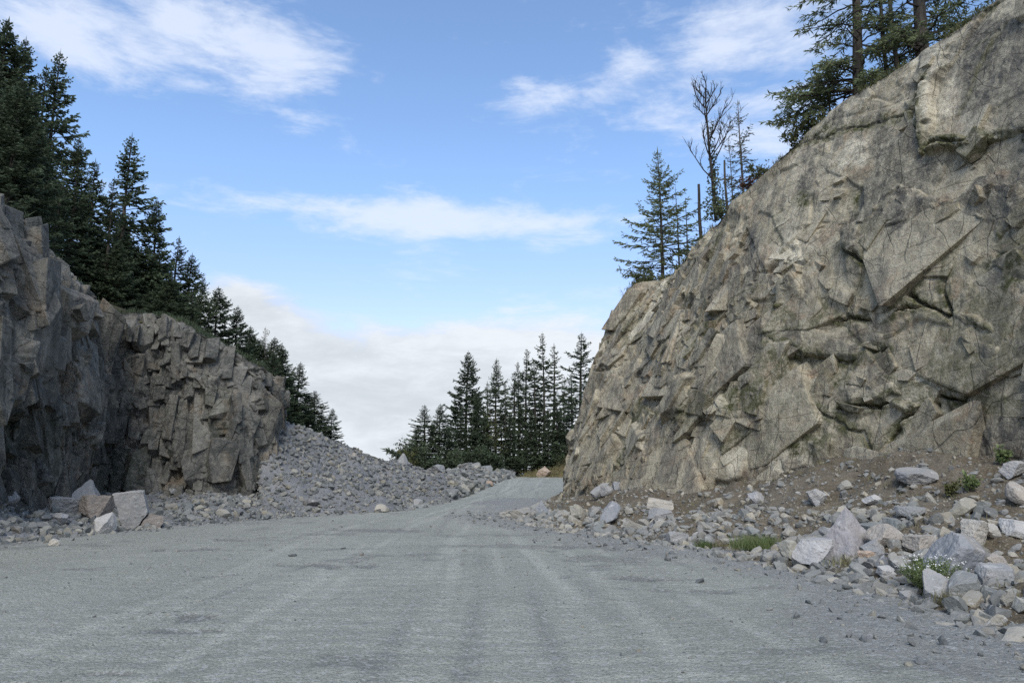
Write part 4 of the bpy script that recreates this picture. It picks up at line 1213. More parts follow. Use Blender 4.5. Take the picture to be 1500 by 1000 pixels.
g = np.random.default_rng(77)
X, N, I_ = ST_H.scatter(15000, g, -0.02, 1.2)
rubble('rubble', X, N, sizes(15000, 0.10, 0.55, g) * (0.62 + 0.38 * sstep(0.35, 0.65, (I_ // ST_H.nw) / ST_H.nu)), 31, M_RUBBLE, 2, 0.65, 0.12, 'grey broken rubble covering the far heap by the road bend')
X, N, _ = ST_R.scatter(7500, g, -0.05, 0.55, 1.9, 0.02, 1)
X2, N2, _ = ST_R.scatter(3400, g, 0.2, 1.0, 1.0)
rubble('rubble', np.concatenate([X, X2]), None, np.concatenate([sizes(7500, 0.03, 0.36, g, 3.6), sizes(3400, 0.03, 0.26, g, 3.4)]), 32, M_RUBBLE_W, 2, 0.6, 0.04, 'small broken stones over the brown talus under the tan cliff')
X, N, _ = ST_R.scatter(9000, g, -0.1, 1.0, 1.2)
rubble('rubble', X, None, sizes(9000, 0.015, 0.10, g, 2.2), 36, M_RUBBLE_W, 1, 0.5, 0.1, 'finest chips among the stones of the brown talus')
X, N, _ = ST_L.scatter(5200, g, -0.04, 1.1, 1.2)
rubble('rubble', X, N, sizes(5200, 0.06, 0.34, g), 33, M_RUBBLE, 2, 0.6, 0.14, 'dark grey rubble along the foot of the shaded cliff')
# loose chips on the gravel, thick at the edges, thin in the lanes
rv = ROAD_V.reshape(-1, 3)
cdx, cdy = np.gradient(ROAD_V[..., 0], axis=0).ravel(), np.gradient(ROAD_V[..., 1], axis=1).ravel()
cellA = np.gradient(ROAD_V[..., 0], axis=0) * np.gradient(ROAD_V[..., 1], axis=1)
pr = (cellA * (0.012 + 1.0 * loose**1.3) * ((gy > 4) & (gy < 34) & (gx > -22) & (gx < 12))).ravel()
i = g.choice(len(rv), 14000, p=pr / pr.sum())
X = rv[i] + np.stack([g.uniform(-0.7, 0.7, 14000) * cdx[i], g.uniform(-0.7, 0.7, 14000) * cdy[i], np.zeros(14000)], -1)
rubble('loose_gravel', X, None, sizes(14000, 0.018, 0.17, g, 4.0), 34, M_RUBBLE, 1, 0.5, 0.1, 'loose stone chips scattered on the gravel road')
pr = (cellA * (0.35 + fbm(gx * 0.5, gy * 0.5, None, 77, 3)).clip(0.02, 2) * ((gy > 4) & (gy < 22) & (gx > -12) & (gx < 9))).ravel()
i = g.choice(len(rv), 5000, p=pr / pr.sum())
X = rv[i] + np.stack([g.uniform(-0.7, 0.7, 5000) * cdx[i], g.uniform(-0.7, 0.7, 5000) * cdy[i], np.zeros(5000)], -1)
rubble('loose_gravel', X, None, sizes(5000, 0.008, 0.04, g, 3.0), 35, M_RUBBLE, 1, 0.6, 0.1, 'tiny pebbles on the packed gravel road')


# ------------------------------------------------------------------ trees
class Sticks:
    """tapered tubes collected into one mesh"""

    def __init__(self):
        self.V, self.F, self.n = [], [], 0

    def tube(self, pts, radii, k=6):
        pts = np.asarray(pts, float)
        d = np.gradient(pts, axis=0)
        d /= np.linalg.norm(d, axis=1)[:, None] + 1e-9
        ref = np.array([0.31, 0.95, 0.1]) if abs(d[0][2]) > 0.6 else np.array([0, 0, 1.0])
        a = np.cross(d, ref)
        a /= np.linalg.norm(a, axis=1)[:, None] + 1e-9
        b = np.cross(d, a)
        an = np.arange(k) / k * 2 * math.pi
        ring = pts[:, None, :] + np.asarray(radii)[:, None, None] * (np.cos(an)[None, :, None] * a[:, None, :] + np.sin(an)[None, :, None] * b[:, None, :])
        i = np.arange(len(pts) - 1)[:, None] * k + np.arange(k)[None, :]
        j = np.arange(len(pts) - 1)[:, None] * k + (np.arange(k)[None, :] + 1) % k
        self.F.append(np.stack([i, j, j + k, i + k], -1).reshape(-1, 4) + self.n)
        self.V.append(ring.reshape(-1, 3))
        self.n += ring.shape[0] * k

    def mesh(self, name, mat, parent):
        return mesh_np(name, np.concatenate(self.V), np.concatenate(self.F), mat, parent, smooth=True)


class Leaves:
    """pointed needle sprays or leaves, four corners each"""

    def __init__(self):
        self.b, self.d, self.w, self.s, self.t = [], [], [], [], []

    def add(self, base, vec, width, side, tip):
        self.b.append(base), self.d.append(vec), self.w.append(width), self.s.append(side), self.t.append(tip)

    def mesh(self, name, mat, parent, mid=0.45):
        b, d, s = np.array(self.b), np.array(self.d), np.array(self.s)
        w = np.array(self.w)[:, None]
        s = np.cross(d, np.cross(s, d))
        s /= np.linalg.norm(s, axis=1)[:, None] + 1e-9
        V = np.stack([b, b + d * mid + s * w, b + d, b + d * mid * 0.9 - s * w], 1)
        F = np.arange(len(b) * 4).reshape(-1, 4)
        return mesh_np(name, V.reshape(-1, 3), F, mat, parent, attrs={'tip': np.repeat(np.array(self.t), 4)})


def conifer(name, seed, H=15.0, Rm=2.4, bare=0.08, dens=1.0, droop=0.25, gap=0.0, irregular=0.25, needle=M_NEEDLE, bark=M_BARK, twig=0.5, wide=0.075, open_=1.25, thick=0.011, shape=0.78, hang=0.22):
    """a conifer of whorls: trunk, limbs, crown of needle sprays"""
    g = np.random.default_rng(seed)
    root = empty(name, (0, 0, 0))
    zt = np.linspace(0, H, 14)
    bend = np.stack([0.012 * H * np.sin(zt / H * 2.2 + seed) * (zt / H), 0.012 * H * np.cos(zt / H * 1.7 + seed) * (zt / H), zt], -1)
    tk = Sticks()
    tk.tube(bend, thick * H * (1 - zt / H) ** 0.8 + 0.012, 8)
    lb, lv = Sticks(), Leaves()
    z = bare * H
    side_bias = g.uniform(0, 6.28)
    patch = g.uniform(0.6, 1.1, 40)
    while z < H - 0.12:
        f = (z - bare * H) / (H - bare * H)
        prof = (1 - f) ** shape * (0.35 + 0.65 * min(1, f / 0.16))
        nb = int(round((4.2 + 2 * g.random()) * dens))
        a0 = g.uniform(0, 6.28)
        for k in range(max(2, nb)):
            az = a0 + k * 6.283 / max(2, nb) + g.normal() * 0.25
            L = Rm * prof * g.uniform(1 - irregular * 1.6, 1 + irregular * 0.5) * (1 + 0.16 * math.cos(az - side_bias)) * patch[int(f * 39)] + 0.05
            if g.random() < gap:
                if g.random() < 0.5:
                    continue
                L *= 0.5
            rise = (0.55 * f**1.5 - droop * (1 - f)) + g.normal() * 0.08
            m = max(3, int(L / 0.30))
            tt = np.linspace(0, 1, m + 1)
            rr = L * tt
            zz_ = L * (rise * tt + (0.16 - hang * (1 - f)) * tt**2 + 0.16 * (1 - f) * tt**4)
            c, s_ = math.cos(az), math.sin(az)
            bx_ = np.interp(z, bend[:, 2], bend[:, 0])
            by_ = np.interp(z, bend[:, 2], bend[:, 1])
            wob = g.normal(size=m + 1) * 0.03 * L * tt
            pts = np.stack([bx_ + rr * c - wob * s_, by_ + rr * s_ + wob * c, z + zz_], -1)
            if L > 0.35:
                lb.tube(pts, 0.004 + (0.008 + 0.010 * L) * (1 - tt), 4)
            start = g.uniform(0.12, 0.35) if L > 0.8 else 0.05
            ns = int(L * (1 - start) / 0.085 * open_) + 2
            for q in range(ns):
                t = start + (1 - start) * (q + g.random()) / ns
                p = np.array([np.interp(t, tt, pts[:, i]) for i in range(3)])
                l = (twig * (0.45 + 0.75 * (1 - t)) * (0.6 + 0.4 * min(L, 1.6)) + 0.04) * g.uniform(0.6, 1.25) * min(1.0, 0.30 + 0.55 * L)
                sd = 1 if q % 2 else -1
                an = sd * g.uniform(0.35, 1.05)
                dx, dy = math.cos(az + an), math.sin(az + an)
                v = np.array([dx, dy, g.normal() * 0.22 - hang * 0.8 + 0.25 * f]) * l
                lv.add(p, v, wide * g.uniform(0.7, 1.3) * (0.5 + 0.5 * min(1, l / 0.3)), np.array([g.normal() * 0.4, g.normal() * 0.4, 1.0]) if g.random() < 0.5 else np.array([-dy, dx, g.normal() * 0.4]), t)
                if l > 0.2:
                    for e in (0.35, 0.65):
                        a2 = az + an + (0.8 if g.random() < 0.5 else -0.8)
                        lv.add(p + v * e, np.array([math.cos(a2), math.sin(a2), g.normal() * 0.25 - hang]) * l * 0.5, wide * 0.7, np.array([g.normal(), g.normal(), 1.0]), t)
            lv.add(pts[-1], (pts[-1] - pts[-2]) * 0.5 + np.array([0, 0, 0.04]), wide * 0.7, np.array([0, 0, 1.0]), 1.0)
        z += (0.17 + 0.42 * (1 - f)) * g.uniform(0.7, 1.3) / math.sqrt(dens)
    lv.add(bend[-1] - np.array([0, 0, 0.3]), np.array([0, 0, 0.6]), 0.04, np.array([1.0, 0, 0]), 1.0)
    tk.mesh('trunk', bark, root)
    lb.mesh('limbs', bark, root)
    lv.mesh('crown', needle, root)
    root['H'] = H
    return root


PROTO = [conifer('conifer_tree', 1, 15, 3.4, 0.04, 1.15, 0.25, 0.06, 0.28),
         conifer('conifer_tree', 2, 15, 3.0, 0.05, 0.95, 0.15, 0.14, 0.36),
         conifer('conifer_tree', 3, 15, 4.0, 0.03, 1.15, 0.28, 0.05, 0.30),
         conifer('conifer_tree', 4, 15, 2.7, 0.12, 0.85, 0.12, 0.2, 0.4),
         conifer('conifer_tree', 5, 15, 3.1, 0.03, 0.95, 0.2, 0.12, 0.35, M_NEEDLE_FAR),
         conifer('conifer_tree', 6, 15, 2.2, 0.22, 0.8, 0.12, 0.25, 0.4, M_NEEDLE_FAR),
         conifer('conifer_tree', 7, 15, 2.9, 0.12, 0.8, 0.14, 0.2, 0.35, M_NEEDLE_FAR),
         conifer('conifer_tree', 8, 15, 2.6, 0.1, 0.6, 0.12, 0.35, 0.4, M_DRYNEEDLE, M_BARKGREY, open_=0.5)]
USED = set()


def tree(pi, px, py_top, Y, zbase, label, group=None, spread=1.0, rz=None, dh=0.0):
    t = P(px, py_top, Y)
    H = t[2] - zbase
    o = PROTO[pi]
    if pi in USED:
        o = copy_tree(o)
    USED.add(pi)
    k = H / 15.0
    o.location = (t[0], t[1], zbase)
    o.scale = (spread * (0.45 * k + 0.55), spread * (0.45 * k + 0.55), k)
    o.rotation_euler = (0, 0, random.uniform(0, 6.28) if rz is None else rz)
    for old in ('group',):
        if old in o:
            del o[old]
    return tag(o, label, 'conifer', group)


# forest above the dark face: px of the tip, its height in the picture, distance, kind
LF = [
    (8, 28, 38, 2, 'tallest dark conifer, its tip nearest the upper left corner of the picture', 1.1),
    (42, 58, 39, 0, 'dark conifer with a ragged tip just right of the tallest one', 1.0),
    (92, 74, 42, 1, 'tall dark conifer with a narrow pointed top standing clear of the corner trees', 1.0),
    (145, 236, 43, 1, 'thin-topped dark conifer in the dip between the two tall pointed conifers', 0.95),
    (195, 197, 44, 1, 'tall slim conifer with open layered branches standing alone against blue sky', 1.15),
    (233, 294, 45, 0, 'dark conifer just right of the tall slim open one', 0.95),
    (262, 348, 47, 3, 'narrow dark conifer on the descending forest edge', 1.0),
    (280, 372, 48, 0, 'dark conifer on the descending forest edge above the buttress top', 0.9),
    (322, 421, 50, 2, 'broad dark conifer standing over the right end of the dark cliff', 0.94),
    (350, 449, 52, 0, 'dark conifer on the right shoulder of the broad one over the cliff end', 0.98),
    (392, 481, 58, 7, 'thin pale dry-topped conifer just past the corner of the dark cliff', 1.0),
    (413, 506, 60, 0, 'dark conifer right of the pale dry-topped one', 1.04),
    (437, 531, 63, 1, 'middle dark conifer on the slope above the far rubble heap', 1.23),
    (463, 572, 66, 4, 'greyish conifer second from the lower end of the forest edge', 1.10),
    (486, 598, 69, 1, 'last small conifer at the lower end of the forest edge', 0.95),
    (68, 100, 41, 3, 'dark conifer squeezed between the ragged and the pointed corner trees', 1.0),
    (118, 205, 40, 0, 'dark conifer filling below the pointed tall one', 0.9),
    (170, 262, 41, 3, 'slender conifer touching the lower left side of the tall slim open one', 0.9),
    (300, 405, 47, 4, 'conifer filling the gap left of the broad one over the cliff end', 0.8),
    (402, 515, 55, 2, 'dark conifer hugging the cliff corner under the pale dry top', 0.55),
]
for px, py, Y, pi, lab, spr in LF:
    t = P(px, py, Y)
    tree(pi, px, py, Y, hill_z(HILL_L, t[0], t[1]) - 0.2, lab, None, spr)
g = np.random.default_rng(91)
SHARE_L = 'dark conifer within the dense stand above the shaded cliff'
ridge_x = [-350, -100, 0, 60, 120, 200, 260, 330, 400, 470]
ridge_y = [-260, -60, 60, 120, 230, 290, 385, 465, 545, 610]
n = 0
for _ in range(1600):
    if n >= 105:
        break
    px = g.uniform(-330, 455)
    Y = g.uniform(27, 60) if px < 140 else g.uniform(37, 62)
    py = np.interp(px, ridge_x, ridge_y) + g.uniform(12, 120)
    t = P(px, py, Y)
    zb = hill_z(HILL_L, t[0], t[1])
    if np.min((HILL_L[:, 0] - t[0]) ** 2 + (HILL_L[:, 1] - t[1]) ** 2) > 2.5:
        continue
    e = np.array(HE)
    xe = np.interp(t[1], e[:, 1], e[:, 0])
    if t[0] > xe - 1.0 or t[2] - zb < 4.0 or t[2] - zb > 24:
        continue
    tree(int(g.choice([0, 1, 2, 3, 2])), px, py, Y, zb - 0.2, SHARE_L, 'conifers in the stand above the shaded cliff', g.uniform(0.8, 1.1))
    n += 1

for px, py, Y, pi, spr in ((374, 492, 60, 0, 0.9), (386, 500, 58, 2, 0.7), (401, 494, 61, 0, 0.85), (366, 478, 57, 0, 0.8), (402, 535, 62, 0, 0.9), (424, 552, 64, 2, 0.7), (449, 575, 66, 0, 0.85), (470, 605, 68, 0, 0.8), (452, 600, 64, 2, 0.6), (430, 580, 61, 2, 0.6), (478, 622, 70, 2, 0.6), (410, 560, 58, 0, 0.8)):
    t = P(px, py, Y)
    tree(pi, px, py, Y, hill_z(HILL_L, t[0], t[1]) - 0.2, 'dark conifer filling the slope above the far rubble heap', 'conifers filling the slope above the far heap', spr * 1.35)

# the group beyond the bend
CF = [
    (622, 594, 84, 4, 'left one of the pair of small dark conifers beyond the rubble heap', 1.15, 0),
    (645, 592, 85, 0, 'right one of the pair of small dark conifers beyond the rubble heap', 0.9, 0),
    (684, 515, 92, 0, 'full pointed conifer, the widest of the group beyond the road bend', 1.05, 0),
    (727, 526, 95, 4, 'pale-topped conifer with two stems showing, right of the widest one beyond the bend', 0.95, 0),
    (770, 511, 98, 6, 'thin-topped conifer at the left of the tall trio beyond the bend', 1.0, 0),
    (796, 488, 97, 6, 'tallest conifer of the group beyond the road bend', 0.95, 0),
    (809, 505, 99, 5, 'bare-stemmed conifer close on the right of the tallest beyond the bend', 1.2, 0),
    (826, 552, 96, 6, 'shorter dark conifer between the trio and the lone one by the cliff nose', 0.85, 0),
    (849, 488, 90, 3, 'lone open-branched conifer beside the nose of the tan cliff', 1.3, 0),
    (752, 545, 101, 5, 'thin conifer left behind the trio beyond the bend', 1.15, 0),
    (760, 530, 103, 6, 'half-hidden thin conifer in the back of the trio', 0.8, 0),
    (783, 530, 94, 5, 'bare-stemmed conifer in front of the trio beyond the bend', 1.1, 0),
    (700, 575, 90, 2, 'short dark bushy conifer between the widest and the pale-topped one', 0.6, 0),
    (668, 590, 94, 3, 'small thin conifer against the left side of the widest one', 0.8, 0),
    (741, 560, 93, 6, 'short conifer at the right foot of the pale-topped one', 0.7, 0),
    (838, 540, 100, 5, 'thin stem half hidden behind the cliff nose', 1.0, 0),
    (716, 560, 99, 5, 'bare-stemmed conifer behind the pale-topped one', 1.0, 0),
    (815, 580, 93, 0, 'low dark conifer above the grassy bank at the bend', 0.55, 0),
]
for px, py, Y, pi, lab, spr, _ in CF:
    tree(pi, px, py, Y, float(np.interp(Y, RX, RY)) - 0.1, lab, None, spr * 1.25)

for px, py, Y, pi, spr in ((676, 600, 89, 0, 0.7), (697, 592, 91, 2, 0.55), (712, 606, 92, 0, 0.7), (735, 590, 96, 6, 0.9), (748, 604, 92, 0, 0.7), (763, 590, 96, 2, 0.5), (778, 600, 93, 0, 0.75), (790, 588, 97, 6, 0.9),
                            (803, 604, 92, 0, 0.7), (820, 596, 95, 2, 0.5), (833, 604, 92, 0, 0.65), (612, 622, 86, 0, 0.8), (634, 616, 87, 2, 0.6), (655, 622, 88, 0, 0.75)):
    tree(pi, px, py, Y, float(np.interp(Y, RX, RY)) - 0.1, 'small dark conifer filling the foot of the tree group beyond the road bend', 'small conifers at the foot of the group beyond the bend', spr)

# trees along the rim of the tan cliff
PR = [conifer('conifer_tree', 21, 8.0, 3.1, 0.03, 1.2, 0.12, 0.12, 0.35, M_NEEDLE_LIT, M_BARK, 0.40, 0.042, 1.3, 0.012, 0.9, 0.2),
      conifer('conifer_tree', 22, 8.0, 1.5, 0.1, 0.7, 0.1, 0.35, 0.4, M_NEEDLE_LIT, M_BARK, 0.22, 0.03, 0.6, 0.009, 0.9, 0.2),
      conifer('conifer_tree', 23, 8.0, 2.2, 0.1, 0.7, 0.15, 0.3, 0.45, M_DRYNEEDLE, M_BARKGREY, 0.34, 0.04, 1.2, 0.010, 0.7, 0.2)]


def rim(o, px, py_top, py_base, Y, label, spread=1.0, rz=0.0, cat='conifer', H0=8.0):
    a, b = P(px, py_top, Y), P(px, py_base, Y)
    k = (a[2] - b[2]) / H0
    o.location = (a[0], Y, b[2])
    o.scale = (spread * k, spread * k, k)
    o.rotation_euler = (0, 0, rz)
    return tag(o, label, cat)


rim(PR[0], 964, 222, 432, 39.5, 'full light green conifer at the left end of the tan cliff top', 1.0, 0.4)
rim(PR[1], 990, 275, 425, 39.8, 'thin sparse conifer leaning into the full light green one', 1.0, 1.0)
rim(copy_tree(PR[1]), 1003, 295, 412, 38.6, 'small sparse conifer between the light green one and the dead pole', 1.2, 2.2)
rim(PR[2], 1082, 150, 325, 35.0, 'pale thin-leaved conifer behind the bare-branched tree', 1.1, 0.3)
rim(copy_tree(PR[2]), 1068, 205, 330, 35.6, 'dry sparse conifer between the bare-branched tree and the pale thin-leaved one', 0.8, 2.3)


def cedar(seed, H, bare, reach, n, thick, side=None, label='', dens=1.0):
    """a big open-limbed conifer seen from below: long curved limbs with twigs full of small sprays"""
    g = np.random.default_rng(seed)
    root = empty('conifer_tree', (0, 0, 0))
    zt = np.linspace(0, H, 12)
    tr_ = np.stack([0.15 * np.sin(zt * 0.35 + seed), 0.12 * np.cos(zt * 0.4), zt], -1)
    tk, lb, lv = Sticks(), Sticks(), Leaves()
    tk.tube(tr_, thick * (1 - zt / H * 0.75), 10)
    for k in range(n):
        f = ((k + g.random()) / n) ** 1.7
        z = H * (bare + (1 - bare) * f)
        az = g.uniform(0, 6.28) if side is None or g.random() < 0.45 else side + g.normal() * 0.8
        L = reach * (1 - 0.55 * f) * g.uniform(0.55, 1.1)
        tt = np.linspace(0, 1, 12)
        wob = np.cumsum(g.normal(size=12)) * 0.035 * L
        c, s = math.cos(az), math.sin(az)
        o0 = np.array([np.interp(z, zt, tr_[:, 0]), np.interp(z, zt, tr_[:, 1]), z])
        up = g.uniform(0.05, 0.3)
        pts = o0 + np.stack([L * tt * c - wob * s, L * tt * s + wob * c, L * (up * tt - 0.55 * tt**2 + 0.2 * tt**4)], -1)
        lb.tube(pts, 0.008 + 0.035 * thick / 0.2 * (1 - tt) ** 0.8 * (L / reach), 5)
        if g.random() < 0.16:
            continue                                                      # a dead limb
        m = int(L / 0.13)
        for q in range(m):
            t = 0.22 + 0.78 * (q + g.random()) / m
            p = np.array([np.interp(t, tt, pts[:, i]) for i in range(3)])
            l = 0.85 * (1.1 - 0.6 * t) * g.uniform(0.4, 1.0) * min(1, L / 2)
            an = az + (1 if q % 2 else -1) * g.uniform(0.3, 1.2)
            v = np.array([math.cos(an), math.sin(an), g.normal() * 0.25 - 0.12]) * l
            tw = np.stack([p, p + v * 0.5 + np.array([0, 0, 0.03]), p + v + np.array([0, 0, -0.08 * l])])
            lb.tube(tw, [0.009, 0.006, 0.003], 3)
            if g.random() < 0.12:
                continue
            for w in range(int(13 * l / 0.5 * dens) + 2):
                u = g.uniform(0.15, 1.05)
                b = p + v * u + np.array([0, 0, 0.03 * math.sin(u * 3)])
                a2 = an + g.normal() * 0.8
                lv.add(b, np.array([math.cos(a2), math.sin(a2), g.normal() * 0.45 - 0.25]) * g.uniform(0.12, 0.30), g.uniform(0.018, 0.036), np.array([g.normal(), g.normal(), 1.0]), t)
    tk.mesh('trunk', M_BARK, root)
    lb.mesh('limbs', M_BARKDARK, root)
    lv.mesh('crown', M_NEEDLE_CEDAR, root)
    return tag(root, label, 'conifer')


c1 = cedar(31, 11.0, 0.02, 3.7, 64, 0.24, math.pi, 'dark mossy-trunked conifer with long drooping limbs on the tan cliff rim', 1.0)
q = P(1261, 135, 29.0)
c1.location = (q[0], q[1], q[2] - 0.3)
c2 = cedar(32, 12.0, 0.03, 3.4, 60, 0.27, 0.2, 'thick brown-trunked conifer highest on the tan cliff rim', 1.0)
q = P(1350, 78, 27.4)
c2.location = (q[0], q[1], q[2] - 0.3)
q = P(1215, 190, 29.5)
c3 = cedar(33, 2.6, 0.02, 2.2, 14, 0.07, math.pi, 'low young conifer at the foot of the mossy-trunked one', 0.9)
c3.location = (q[0], q[1], q[2] - 0.2)


def dead_pole(px, py0, py1, Y, r, label, lean=0.0, stubs=5, seed=1):
    g = np.random.default_rng(seed)
    a, b = P(px, py0, Y), P(px, py1, Y)
    H = a[2] - b[2]
    root = empty('dead_tree', (b[0], Y, b[2]))
    tk, st = Sticks(), Sticks()
    zt = np.linspace(0, H, 9)
    pts = np.stack([lean * zt + 0.02 * np.sin(zt * 2), 0 * zt, zt], -1)
    tk.tube(pts, r * (1 - 0.35 * zt / H), 8)
    for _ in range(stubs):
        z = g.uniform(0.3, 0.97) * H
        an = g.uniform(0, 6.28)
        L = g.uniform(0.2, 1.1)
        o0 = np.array([lean * z, 0, z])
        tt = np.linspace(0, 1, 5)
        st.tube(o0 + np.stack([L * tt * math.cos(an), L * tt * math.sin(an), L * (0.1 * tt - 0.25 * tt**2)], -1), 0.018 * (1 - tt) + 0.004, 4)
    tk.mesh('trunk', M_BARK, root)
    st.mesh('limbs', M_BARKDARK, root)
    return tag(root, label, 'dead tree')


dead_pole(1028, 270, 380, 36.6, 0.10, 'broken-off dead pole standing left of the bare-branched tree', 0.0, 5, 2)
dead_pole(1066, 235, 330, 34.6, 0.07, 'dark dead stem right of the bare-branched tree', 0.0, 4, 3)
dead_pole(1300, -60, 132, 29.0, 0.09, 'slim grey dead trunk just right of the mossy-trunked conifer', 0.01, 14, 4)
dead_pole(1316, -60, 122, 28.4, 0.10, 'slim pale dead trunk left of the thick brown-trunked conifer', -0.01, 16, 5)


def bare_tree(px, py0, py1, Y, label, seed):
    g = np.random.default_rng(seed)
    a, b = P(px, py0, Y), P(px, py1, Y)
    H = a[2] - b[2]
    root = empty('bare_tree', (b[0], Y, b[2]))
    tk, br, lv = Sticks(), Sticks(), Leaves()

    def grow(p, d, L, r, lvl, S):
        m = 6
        pts = [p]
        for k in range(m):
            d = d + g.normal(size=3) * (0.09 if lvl else 0.03) + np.array([0, 0, 0.06 if lvl else 0.0])
            d = d / np.linalg.norm(d)
            pts.append(pts[-1] + d * L / m)
        pts = np.array(pts)
        S.tube(pts, np.linspace(r, r * (0.45 if lvl else 0.3), m + 1), 7 if lvl == 0 else 4)
        if lvl < 3:
            for k in range({0: 15, 1: 6, 2: 4}[lvl]):
                t = g.uniform(0.3 if lvl == 0 else 0.2, 0.97)
                q = np.array([np.interp(t * m, range(m + 1), pts[:, i]) for i in range(3)])
                an = g.uniform(0, 6.28)
                e = np.array([math.cos(an), math.sin(an), 1.05 if lvl == 0 else 0.45])
                dd = e if lvl == 0 else d * 0.8 + e * 0.7
                grow(q, dd / np.linalg.norm(dd), L * (0.36 * (1.15 - 0.7 * t) if lvl == 0 else 0.5) * g.uniform(0.6, 1.1), r * (0.36 if lvl == 0 else 0.5), lvl + 1, br)
    grow(np.zeros(3), np.array([0.0, 0, 1]), H * 0.97, 0.095, 0, tk)
    for _ in range(900):                                                   # dark ivy low on the trunk
        z = abs(g.normal()) * 0.28 * H
        an = g.uniform(0, 6.28)
        rr = g.uniform(0.05, 0.55) * (1.15 - min(1, z / (0.6 * H)))
        lv.add(np.array([rr * math.cos(an), rr * math.sin(an), z]), g.normal(size=3) * 0.09, 0.05, g.normal(size=3), 0.2)
    tk.mesh('trunk', M_BARKDARK, root)
    br.mesh('branches', M_BARKDARK, root)
    lv.mesh('ivy', M_NEEDLE_CEDAR, root)
    return tag(root, label, 'bare tree')


bare_tree(1049, 128, 322, 34.8, 'leafless deciduous tree with ivy round its foot on the tan cliff rim', 8)


def shrub(q, h, w, n, leaf, label, mat, seed, name='shrub', cat='shrub', stems=9, stemw=0.012, upright=0.8):
    g = np.random.default_rng(seed)
    root = empty(name, q)
    st, lv = Sticks(), Leaves()
    ends = []
    for _ in range(stems):
        an = g.uniform(0, 6.28)
        r = w * 0.5 * math.sqrt(g.random())
        tt = np.linspace(0, 1, 6)
        hh = h * g.uniform(0.55, 1.0)
        pts = np.stack([r * tt**1.3 * math.cos(an) + g.normal(size=6) * 0.03 * w * tt, r * tt**1.3 * math.sin(an) + g.normal(size=6) * 0.03 * w * tt, hh * tt], -1)
        st.tube(pts, stemw * (1 - 0.8 * tt), 4)
        ends.append(pts)
        for _k in range(3):
            a = pts[g.integers(2, 5)]
            d = g.normal(size=3) * np.array([1, 1, 0.5]) + np.array([0, 0, 0.3])
            d = d / np.linalg.norm(d) * g.uniform(0.15, 0.35) * h
            e = np.stack([a, a + d * 0.5, a + d])
            st.tube(e, [stemw * 0.5, stemw * 0.35, stemw * 0.15], 3)
            ends.append(e)
    for _ in range(n):
        e = ends[g.integers(len(ends))]
        t = g.uniform(0.25, 1.0) * (len(e) - 1)
        i = min(int(t), len(e) - 2)
        p = e[i] + (e[i + 1] - e[i]) * (t - i) + g.normal(size=3) * 0.03 * h
        v = g.normal(size=3) + np.array([0, 0, upright * 0.5])
        lv.add(p, v / np.linalg.norm(v) * leaf * g.uniform(0.6, 1.3), leaf * 0.28, g.normal(size=3), p[2] / h)
    st.mesh('stems', M_BARKDARK, root)
    lv.mesh('foliage', mat, root)
    return tag(root, label, cat)


def rimp(px, py, Y):
    q = P(px, py, Y)
    return (q[0], q[1], q[2])


for i, (px, py, Y, hpx, wpx, nn, lf_, lab, mt) in enumerate([
    (1165, 222, 29.2, 60, 60, 420, 0.16, 'open leafy shrub leaning out from the tan cliff rim left of the young conifer', M_BROADLEAF),
    (1190, 200, 29.0, 46, 50, 420, 0.16, 'shrub on the tan cliff rim directly under the young conifer', M_BROADLEAF),
    (1112, 262, 31.2, 34, 44, 420, 0.12, 'low green shrub on the rim between the pale conifer and the open leafy shrub', M_BROADLEAF),
    (1098, 280, 32.2, 30, 34, 420, 0.12, 'reddish shrub on the rim below the pale thin-leaved conifer', M_REDLEAF),
    (1058, 322, 33.4, 34, 32, 600, 0.11, 'dense dark green bush hanging at the foot of the bare-branched tree', M_NEEDLE_CEDAR),
    (950, 425, 38.6, 38, 60, 900, 0.13, 'dense green bush around the foot of the full light green conifer', M_NEEDLE_CEDAR),
    (985, 418, 37.6, 22, 34, 300, 0.12, 'low shrub on the rim under the small sparse conifer', M_BROADLEAF),
]):
    k = Y / F_PX
    shrub(rimp(px, py + 4, Y), hpx * k, wpx * k, nn, lf_, lab, mt, 700 + i)
for i, (px, py, Y, hpx, lab) in enumerate([(932, 426, 38.9, 60, 'bare twiggy sapling at the very end of the tan cliff top'), (916, 456, 38.7, 40, 'leafless wispy twigs sprouting below the end of the cliff top')]):
    k = Y / F_PX
    shrub(rimp(px, py, Y), hpx * k, hpx * 0.8 * k, 12, 0.06, lab, M_REDLEAF, 720 + i, 'sapling', 'sapling', 7, 0.014)
# low limb reaching out left of the light green conifer
lb_ = empty('fallen_branch', rimp(945, 408, 38.8))
S_, L_ = Sticks(), Leaves()
g = np.random.default_rng(5)
tt = np.linspace(0, 1, 10)
for k, (dz, ll) in enumerate(((0.55, 1.5), (0.15, 1.2))):
    pts = np.stack([-ll * tt, -0.2 * tt, 0.15 + dz * tt - 0.2 * tt**2], -1)
    S_.tube(pts, 0.025 * (1 - 0.85 * tt), 5)
    for q in range(90):
        t = g.uniform(0.1, 1)
        p = np.array([np.interp(t, tt, pts[:, i]) for i in range(3)])
        L_.add(p, np.array([-0.5 + g.normal() * 0.4, g.normal() * 0.8, -0.3 + g.normal() * 0.4]) * 0.26, 0.03, g.normal(size=3), t)
S_.mesh('stem', M_BARKDARK, lb_)
L_.mesh('needles', M_NEEDLE_LIT, lb_)
tag(lb_, 'long low needled branch pointing out over the left end of the cliff top', 'branch')

